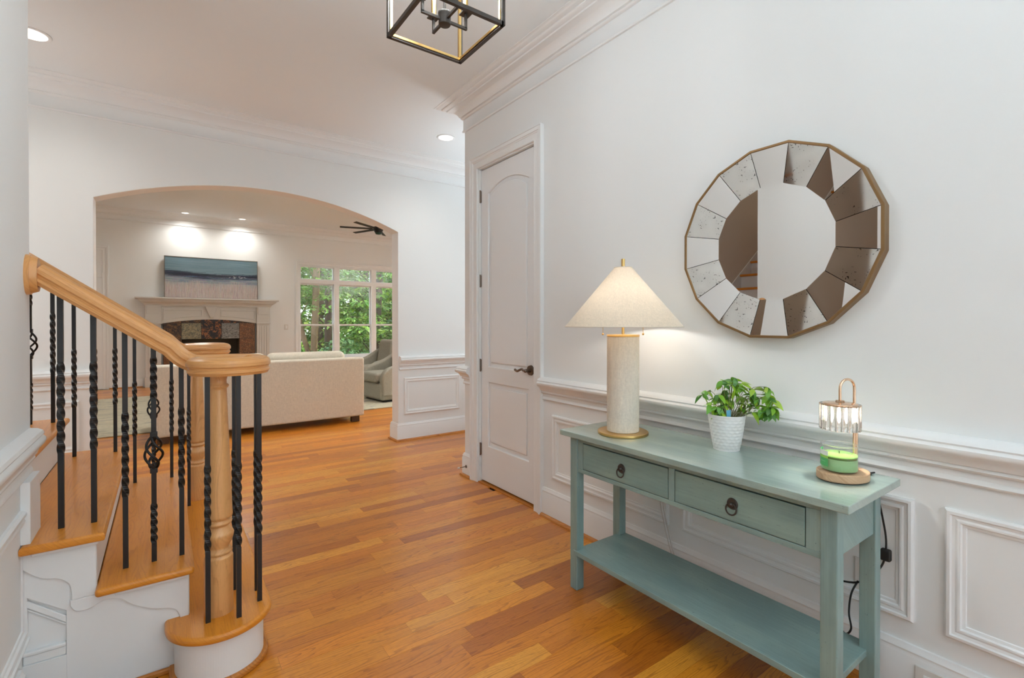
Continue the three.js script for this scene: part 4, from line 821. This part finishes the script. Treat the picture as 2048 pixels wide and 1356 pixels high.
function makeArmchair() {
  const c = thing('armchair', 'grey-green swivel armchair with sloping arms, nearest the archway', 'armchair', [3.08, 0.013, 7.72], 0.12, 'pair of swivel armchairs');
  // faces -x; local x forward is -x
  const fab = (g) => { g = clean(g); for (let i = 0; i < g.attributes.position.count; i++) g.attributes.uv.setXY(i, (g.attributes.position.getX(i) + g.attributes.position.getZ(i)) * 1.4, g.attributes.position.getY(i) * 1.4); return g; };
  part('base', fab(bx(-0.38, 0.36, 0.03, 0.3, -0.38, 0.38, 0.05, 4)), M.armchair, c);
  part('plinth', bx(-0.3, 0.3, 0, 0.035, -0.3, 0.3), M.black, c);
  part('seat_cushion', fab(bx(-0.42, 0.2, 0.3, 0.46, -0.26, 0.26, 0.05, 4)), M.armchair, c);
  const swoop = () => { const s = new THREE.Shape(); s.moveTo(-0.36, 0.1); s.lineTo(-0.37, 0.36); s.bezierCurveTo(-0.36, 0.46, -0.3, 0.54, -0.16, 0.56); s.bezierCurveTo(0.05, 0.6, 0.15, 0.7, 0.3, 0.76); s.lineTo(0.42, 0.78); s.lineTo(0.38, 0.1); s.closePath(); return s; };
  for (const k of [-1, 1]) part('arm', fab(extrude(swoop(), 0.12, 0.03, 4, 20).translate(0, 0, k < 0 ? -0.4 : 0.28)), M.armchair, c);
  const back = bx(0.24, 0.42, 0.1, 0.84, -0.36, 0.36, 0.07, 4); part('backrest', fab(back.applyMatrix4(new THREE.Matrix4().makeShear(0.12, 0, 0, 0, 0, 0))), M.armchair, c);
  const pil = bx(0.08, 0.26, 0.42, 0.94, -0.25, 0.25, 0.08, 4); pil.applyMatrix4(new THREE.Matrix4().makeRotationZ(-0.16)).translate(-0.03, 0.03, 0); part('back_cushion', fab(pil), M.armchair, c);
  return c;
}
{
  const a = makeArmchair(), b = a.clone();
  b.name = numbered('armchair'); b.position.set(3.28, 0.013, -8.95); b.rotation.y = 0.2;
  b.userData = { label: 'grey-green swivel armchair with sloping arms, behind the other one by the window', category: 'armchair', group: 'pair of swivel armchairs' };
  scene.add(b);
}
// fireplace
{
  const F = thing('fireplace', 'painted fireplace mantel with keystone over a slate tile surround', 'fireplace', [0.815, 0, FL]);
  const X = (v) => v - 0.815;
  const b = (x0, x1, y0, y1, d0, d1, r = 0.004) => bx(X(x0), X(x1), y0, y1, -d1, -d0, r);   // d = out of the wall
  // shelf: stacked mouldings
  const shelfPath = [[2.01 - 0.815, 0], [2.01 - 0.815, -0.17], [-0.36 - 0.815, -0.17], [-0.36 - 0.815, 0]];
  const outward = (prof) => sweep([[X(1.92), 0], [X(1.92), -0.17], [X(-0.29), -0.17], [X(-0.29), 0]], prof, false, (a, bb, d) => [a, d, -bb], 0.4);
  part('mantel_shelf', [outward([[-0.02, 1.6], [0.0, 1.6], [0.006, 1.618], [0.02, 1.625], [0.024, 1.64], [0.04, 1.655], [0.062, 1.672], [0.085, 1.682], [0.09, 1.695], [0.105, 1.7], [0.11, 1.725], [0.15, 1.732], [0.155, 1.738], [0.155, 1.762], [0.15, 1.768], [-0.02, 1.768]]), b(-0.3, 1.93, 1.6, 1.768, 0, 0.175)], M.mantel, F);
  const arc = (i) => { const s = new THREE.Shape(); s.moveTo(X(-0.03), 1.6); s.lineTo(X(-0.03), 1.25); s.lineTo(X(0.0), 1.25); for (let k = 0; k <= 24; k++) { const t = k / 24; s.lineTo(X(1.63 * t), 1.255 + 0.078 * (1 - (2 * t - 1) ** 2)); } s.lineTo(X(1.66), 1.25); s.lineTo(X(1.66), 1.6); s.closePath(); return s; };
  part('frieze', extrude(arc(0), 0.13, 0.004, 2), M.mantel, F);
  const panelShape = (x0, x1) => { const s = new THREE.Shape(), low = (x) => 1.3 + 0.078 * (1 - (2 * x / 1.63 - 1) ** 2) + 0.02; s.moveTo(X(x0), 1.545); for (let k = 0; k <= 10; k++) { const x = x0 + ((x1 - x0) * k) / 10; s.lineTo(X(x), low(x)); } s.lineTo(X(x1), 1.545); s.closePath(); const h = new THREE.Path(), i = 0.03; h.moveTo(X(x0 + i), 1.545 - i); for (let k = 0; k <= 10; k++) { const x = x0 + i + ((x1 - x0 - 2 * i) * k) / 10; h.lineTo(X(x), low(x) + i); } h.lineTo(X(x1 - i), 1.545 - i); h.closePath(); s.holes.push(h); return s; };
  for (const [x0, x1] of [[0.0, 0.67], [0.98, 1.64]]) part('frieze_panel', extrude(panelShape(x0, x1), 0.018, 0.006, 2).translate(0, 0, 0.125), M.mantel, F);
  part('keystone', [extrude(shapeOf([[X(0.705), 1.6], [X(0.915), 1.6], [X(0.858), 1.365], [X(0.788), 1.365]]), 0.06, 0.008, 2).translate(0, 0, 0.12), extrude(shapeOf([[X(0.775), 1.42], [X(0.865), 1.42], [X(0.85), 1.375], [X(0.795), 1.375]]), 0.02, 0.005, 2).translate(0, 0, 0.172)], M.mantel, F);
  for (const x of [-0.285, 1.66]) {
    const p = part('pilaster', [b(x, x + 0.25, 0, 1.6, 0, 0.135), b(x - 0.005, x + 0.255, 1.26, 1.6, 0.1, 0.165), b(x + 0.02, x + 0.23, 1.44, 1.6, 0.14, 0.175), b(x - 0.012, x + 0.262, 1.245, 1.268, 0.1, 0.175), b(x - 0.01, x + 0.26, 0, 0.2, 0.1, 0.16)], M.mantel, F);
    for (let k = 0; k < 4; k++) part('flute', b(x + 0.045 + k * 0.05, x + 0.065 + k * 0.05, 0.26, 1.2, 0.13, 0.142), M.mantel, p);
  }
  // slate tiles
  const sm = [slateMap(3, [0.2, 0.13, 0.07], [0.36, 0.25, 0.12], [0.12, 0.08, 0.05]), slateMap(17, [0.42, 0.39, 0.3], [0.5, 0.46, 0.36], [0.3, 0.3, 0.26]), slateMap(31, [0.1, 0.07, 0.05], [0.48, 0.28, 0.13], [0.08, 0.06, 0.05]), slateMap(45, [0.38, 0.38, 0.37], [0.45, 0.44, 0.42], [0.3, 0.29, 0.27]), slateMap(59, [0.36, 0.22, 0.12], [0.3, 0.2, 0.13], [0.46, 0.32, 0.2])].map((m) => std({ map: m, roughness: 0.35 }));
  const tile = (x0, x1, y0, y1, k) => { const g = clean(b(x0 + 0.003, x1 - 0.003, y0 + 0.003, y1 - 0.003, 0.09, 0.104, 0.003)); for (let i = 0; i < g.attributes.position.count; i++) g.attributes.uv.setXY(i, g.attributes.position.getX(i) / 0.33, g.attributes.position.getY(i) / 0.33); part('slate_tile', g, sm[k], F); };
  const cols = [[0, 0.297], [0.297, 0.64], [0.64, 0.997], [0.997, 1.329], [1.329, 1.63]], pick = [0, 1, 2, 3, 4];
  cols.forEach(([a, c], i) => { tile(a, c, 0.93, 1.262, pick[i]); tile(a, c, 1.262, 1.36, [4, 0, 2, 2, 0][i]); });
  for (const y of [0.6, 0.27, 0]) { tile(0, 0.297, y, y ? y + 0.33 : 0.27, y > 0.5 ? 2 : 4); tile(1.329, 1.63, y, y ? y + 0.33 : 0.27, y > 0.5 ? 4 : 0); }
  tile(0.297, 0.81, 0, 0.12, 3); tile(0.81, 1.329, 0, 0.12, 1);
  part('surround_backing', [b(0, 0.297, 0, 1.36, 0, 0.092), b(1.329, 1.63, 0, 1.36, 0, 0.092), b(0.297, 1.329, 0.93, 1.36, 0, 0.092), b(0.297, 1.329, 0, 0.12, 0, 0.092)], M.black, F);
  part('firebox', [b(0.3, 1.33, 0.1, 0.12, -0.45, 0.0), b(0.3, 1.33, 0.93, 0.95, -0.45, 0), b(0.28, 0.3, 0.1, 0.95, -0.45, 0), b(1.33, 1.35, 0.1, 0.95, -0.45, 0), b(0.28, 1.35, 0.1, 0.95, -0.47, -0.45)], M.black, F);
  for (const [x, y, d, a] of [[0.62, 0.2, -0.15, 0.1], [0.95, 0.2, -0.15, -0.08], [0.8, 0.3, -0.18, 0.05]]) part('log', grain(new THREE.CylinderGeometry(0.055, 0.06, 0.55, 14).rotateZ(Math.PI / 2 + a).translate(X(x), y, d), 'x'), std({ color: rgb(0.2, 0.12, 0.07), map: oakMap, roughness: 0.95 }), F);
  const fl = (x, h) => lathe([[0, 0], [0.035, 0.03], [0.04, 0.08], [0.022, 0.18], [0.008, 0.27], [0, 0.31]], 14).scale(1, h, 0.7).translate(X(x), 0.33, -0.12);
  part('flame', [fl(0.66, 0.9), fl(0.78, 1.1), fl(0.9, 1.25), fl(0.99, 1.0)], M.flame, F);
  pointLight(F, V(X(0.84), 0.6, 0.02), 0.25, new THREE.Color(1, 0.6, 0.28), 4);
}
// painting
{
  const cv = document.createElement('canvas'); cv.width = 1024; cv.height = 512; const k = cv.getContext('2d');
  const band = (y0, y1, c0, c1) => { const g = k.createLinearGradient(0, y0, 0, y1); g.addColorStop(0, c0); g.addColorStop(1, c1); k.fillStyle = g; k.fillRect(0, y0, 1024, y1 - y0); };
  band(0, 200, '#5d7a87', '#76909a'); band(200, 512, '#8d98a0', '#c2b3a8');
  const stroke = (c, x, y, w, h) => { k.fillStyle = c; k.fillRect(x, y, w, h); };
  for (let i = 0; i < 1500; i++) { const b = rnd(); stroke(`rgba(${(70 + 75 * b) | 0},${(100 + 62 * b) | 0},${(115 + 55 * b) | 0},0.13)`, rr(-200, 1024), rr(0, 190), rr(60, 420), rr(1, 7)); }
  for (let i = 0; i < 900; i++) { const x = rr(-80, 1024), m = 205 + 22 * Math.sin(x / 260) + x * 0.02, y = m + (rnd() + rnd() + rnd() - 1.5) * 34; stroke(`rgba(${rr(18, 52) | 0},${rr(26, 58) | 0},${rr(40, 74) | 0},0.3)`, x, y, rr(30, 260), rr(2, 8)); }
  for (let i = 0; i < 900; i++) { const y = rr(228, 320); stroke(`rgba(${rr(60, 150) | 0},${rr(85, 155) | 0},${rr(110, 170) | 0},0.2)`, rr(-60, 1024), y, rr(10, 120), rr(2, 7)); }
  for (let i = 0; i < 6500; i++) { const c = rnd(), x = rr(0, 1024), y = 280 + 40 * rnd() + 20 * Math.sin(x / 70) + Math.pow(rnd(), 0.8) * 190; stroke(c < 0.55 ? `rgba(${rr(180, 212) | 0},${rr(172, 200) | 0},${rr(168, 192) | 0},0.2)` : c < 0.78 ? `rgba(${rr(130, 180) | 0},${rr(120, 155) | 0},${rr(120, 152) | 0},0.18)` : `rgba(${rr(165, 195) | 0},${rr(142, 160) | 0},${rr(130, 150) | 0},0.16)`, x, y, rr(2, 8), rr(18, 100)); }
  for (let i = 0; i < 26; i++) { k.fillStyle = 'rgba(225,230,230,0.75)'; k.fillRect(rr(680, 880), rr(212, 240), rr(5, 26), rr(2, 4)); }
  const tx = new THREE.CanvasTexture(cv); tx.colorSpace = THREE.SRGBColorSpace;
  const w = 1.672, h = 0.842, p = thing('painting', 'abstract seascape painting in blue and blush leaning above the mantel', 'painting', [0.852, 1.7705, FL - 0.1]);
  const tilt = new THREE.Matrix4().makeRotationX(-0.055);
  const fit = (g) => g.applyMatrix4(tilt);
  const g = clean(new THREE.PlaneGeometry(w - 0.02, h - 0.02).translate(0, h / 2, 0.0175));
  part('canvas', fit(g), std({ map: tx, roughness: 0.75 }), p);
  part('backing', fit(bx(-w / 2 + 0.01, w / 2 - 0.01, 0.01, h - 0.01, -0.016, 0.02)), M.plate, p);
  part('frame', [bx(-w / 2, w / 2, 0, 0.012, -0.022, 0.022), bx(-w / 2, w / 2, h - 0.012, h, -0.022, 0.022), bx(-w / 2, -w / 2 + 0.012, 0.012, h - 0.012, -0.022, 0.022), bx(w / 2 - 0.012, w / 2, 0.012, h - 0.012, -0.022, 0.022)].map(fit), std({ color: rgb(0.16, 0.13, 0.1), roughness: 0.5 }), p);
}
// ceiling fan
{
  const f = thing('ceiling_fan', 'black ceiling fan with thin blades in the living room', 'ceiling fan', [3.52, 3.1, 9.5]);
  part('downrod', [cyl(0, 0.08, 0.34, 0, 0.012, 12), lathe([[0, 0.3], [0.07, 0.32], [0.075, 0.358], [0, 0.358]], 24)], M.black, f);
  part('motor', lathe([[0, -0.03], [0.06, -0.028], [0.075, -0.01], [0.1, 0.05], [0.11, 0.085], [0.05, 0.1], [0, 0.1]], 28), M.black, f);
  part('hub_cap', lathe([[0, -0.06], [0.05, -0.055], [0.065, -0.03], [0.06, -0.02], [0, -0.02]], 24), std({ color: rgb(0.03, 0.08, 0.065), roughness: 0.35, metalness: 0.5 }), f);
  for (let k = 0; k < 7; k++) { const a = (k / 7) * Math.PI * 2 + 0.15; part('blade', new RoundedBoxGeometry(0.62, 0.008, 0.075, 2, 0.003).rotateX(0.2).translate(0.42, 0.05, 0).rotateY(a), M.black, f); }
}
// ---------------------------------------------------------------- the garden
{
  part('ground', [bx(-30, 45, -0.9, -0.7, FL + 0.3, 60)], std({ color: rgb(0.11, 0.1, 0.045), roughness: 1 }), scene).userData.kind = 'structure';
  const leaf = (() => { const p = []; const L = 1, w = 0.3; const P = [[0, 0, 0], [0.35, 0.06, -w], [0.42, 0, 0], [0.35, 0.06, w], [0.75, 0.0, -w * 0.62], [0.75, 0.0, w * 0.62], [1, -0.16, 0]]; for (const t of [[0, 1, 2], [0, 2, 3], [1, 4, 2], [2, 5, 3], [2, 4, 6], [2, 6, 5]]) for (const i of t) p.push(...P[i]); const g = new THREE.BufferGeometry(); g.setAttribute('position', new THREE.Float32BufferAttribute(p, 3)); g.computeVertexNormals(); return clean(g); })();
  const leafMat = phys({ color: 0xffffff, roughness: 0.45, transmission: 0.45, thickness: 0, side: THREE.DoubleSide });
  const barks = [std({ color: rgb(0.3, 0.2, 0.12), map: oakMap, roughness: 1 }), std({ color: rgb(0.09, 0.065, 0.045), map: oakMap, roughness: 1 })];
  const dummy = new THREE.Object3D(), col = new THREE.Color();
  // sprays: flat layers of leaves round given centres
  function foliage(parent, name, sprays, per, size, base) {
    const m = new THREE.InstancedMesh(leaf, leafMat, sprays.length * per);
    let i = 0;
    for (const [x, y, f, r, flat] of sprays) for (let k = 0; k < per; k++) {
      const a = rnd() * 6.283, q = Math.sqrt(rnd()) * r;
      dummy.position.set(x + q * Math.cos(a), y + (rnd() - 0.5) * r * flat - 0.25 * q * q / r, -f + q * Math.sin(a));
      dummy.rotation.set(rr(-0.5, 0.5), -a + rr(-0.9, 0.9), rr(-0.8, 0.2), 'YXZ');
      dummy.scale.setScalar(size * rr(0.65, 1.25));
      dummy.updateMatrix(); m.setMatrixAt(i, dummy.matrix);
      const s = rr(0.6, 1.45); col.setRGB(base[0] * s * rr(0.75, 1.35), base[1] * s, base[2] * s * rr(0.6, 1.4)); m.setColorAt(i, col);
      i++;
    }
    m.name = parent === scene ? numbered(name) : name; m.userData.kind = 'stuff';
    parent.add(m);
    return m;
  }
  const around = (x, f, y0, y1, spread, n, r) => Array.from({ length: n }, () => { const a = rnd() * 6.283, q = Math.sqrt(rnd()) * spread; return [x + q * Math.cos(a), rr(y0, y1), f + q * Math.sin(a), rr(0.7, 1.3) * r, 0.28]; });
  function tree(label, x, f, h, r, lean, bark, sprays, per, size, base) {
    const t = thing('tree', label, 'tree', [x, -0.7, f], 0, 'trees outside the window');
    const trunk = tube([V(0, 0, 0), V(lean * 0.3, h * 0.3, 0.05), V(lean * 0.7, h * 0.65, -0.05), V(lean, h, 0)], r, 24, 12);
    const p = trunk.attributes.position;
    part('trunk', grain(trunk, 'y'), barks[bark], t);
    const limbs = [];
    for (const [sx, sy, sf] of sprays.filter((_, i) => i % 3 === 0)) { const y = Math.min(h, Math.max(0.6, sy + 0.7 - 0.5)); limbs.push(tube([V(lean * (y / h), y - 0.3, 0), V((sx - x) * 0.5, sy + 0.62, -(sf - f) * 0.5), V(sx - x, sy + 0.7, -(sf - f))], r * 0.16, 10, 6)); }
    if (limbs.length) part('branch', limbs, barks[bark], t);
    foliage(t, 'foliage', sprays.map(([a, b, c, d, e]) => [a - x, b + 0.7, c - f, d, e]), per, size, base);
    return t;
  }
  const G1 = [0.2, 0.4, 0.045], G3 = [0.25, 0.44, 0.05], G4 = [0.09, 0.25, 0.06];
  tree('broad leafy tree filling the middle window panes', 6.6, 18.2, 6, 0.12, 0.3, 1, around(6.0, 18, -0.2, 4.2, 1.5, 44, 0.62), 90, 0.17, G1);
  tree('slim tan trunk tree seen through the left window pane', 4.28, 18, 7, 0.12, 0.25, 0, around(4.3, 18.2, 2.6, 5.2, 1.1, 16, 0.55), 80, 0.16, G3);
  tree('dark trunk tree right of the tan trunk in the left pane', 5.45, 20.5, 8, 0.15, 0.1, 1, around(5.4, 20.5, 3.6, 6.2, 1.3, 14, 0.6), 80, 0.17, G3);
  tree('leaning forked tan trunk low in the left window pane', 4.42, 18.4, 2.9, 0.09, -0.65, 0, around(3.9, 18.6, 2.1, 2.9, 0.7, 6, 0.5), 70, 0.16, G1);
  tree('leafy tree behind the armchairs in the right window pane', 8.2, 17.6, 6, 0.13, -0.2, 1, around(7.9, 17.6, -0.3, 4.2, 1.2, 30, 0.6), 90, 0.17, G4);
  const shrub = thing('shrub', 'low blue-green shrub at the bottom of the left window pane', 'shrub', [4.3, -0.7, 16.2]);
  part('stem', [0, 1, 2, 3, 4].map((k) => tube([V(0, 0, 0), V(Math.cos(k * 1.3) * 0.3, 0.5, Math.sin(k * 1.3) * 0.3), V(Math.cos(k * 1.3) * 0.7, 1.1, Math.sin(k * 1.3) * 0.7)], 0.02, 8, 6)), barks[1], shrub);
  foliage(shrub, 'foliage', around(0.2, 0, 0.5, 1.5, 0.9, 18, 0.5), 90, 0.14, G4);
  // the woods further back: too many to count
  const far = [];
  for (let i = 0; i < 420; i++) { const f = rr(23, 36), x = f * rr(0.15, 0.52), y = rr(-0.7, 8.5) * (f / 30); far.push([x, y, f, rr(0.9, 1.6), 0.5]); }
  foliage(scene, 'woodland_foliage', far, 90, 0.3, [0.2, 0.36, 0.05]).userData.label = 'dense green woods far behind the window';
  for (const [x, f, r, w] of [[6.2, 25, 0.2, 'in the left window pane'], [8.4, 25, 0.2, 'behind the middle window pane'], [10.2, 26, 0.22, 'behind the right window pane']]) { const t = thing('tree', 'tall bare woodland trunk among the far leaves ' + w, 'tree', [x, -0.7, f], 0, 'far woodland trunks'); part('trunk', grain(tube([V(0, 0, 0), V(0.1, 4, 0), V(0.15, 10, 0.1)], r, 16, 10), 'y'), barks[1], t); }
}

scene.traverse((o) => { if (o.isMesh) { o.castShadow = true; o.receiveShadow = true; } if (o.isLight) { o.castShadow = true; if (o.isSpotLight || o.isPointLight) o.shadow.bias = -0.001; } });
renderer.render(scene, camera);
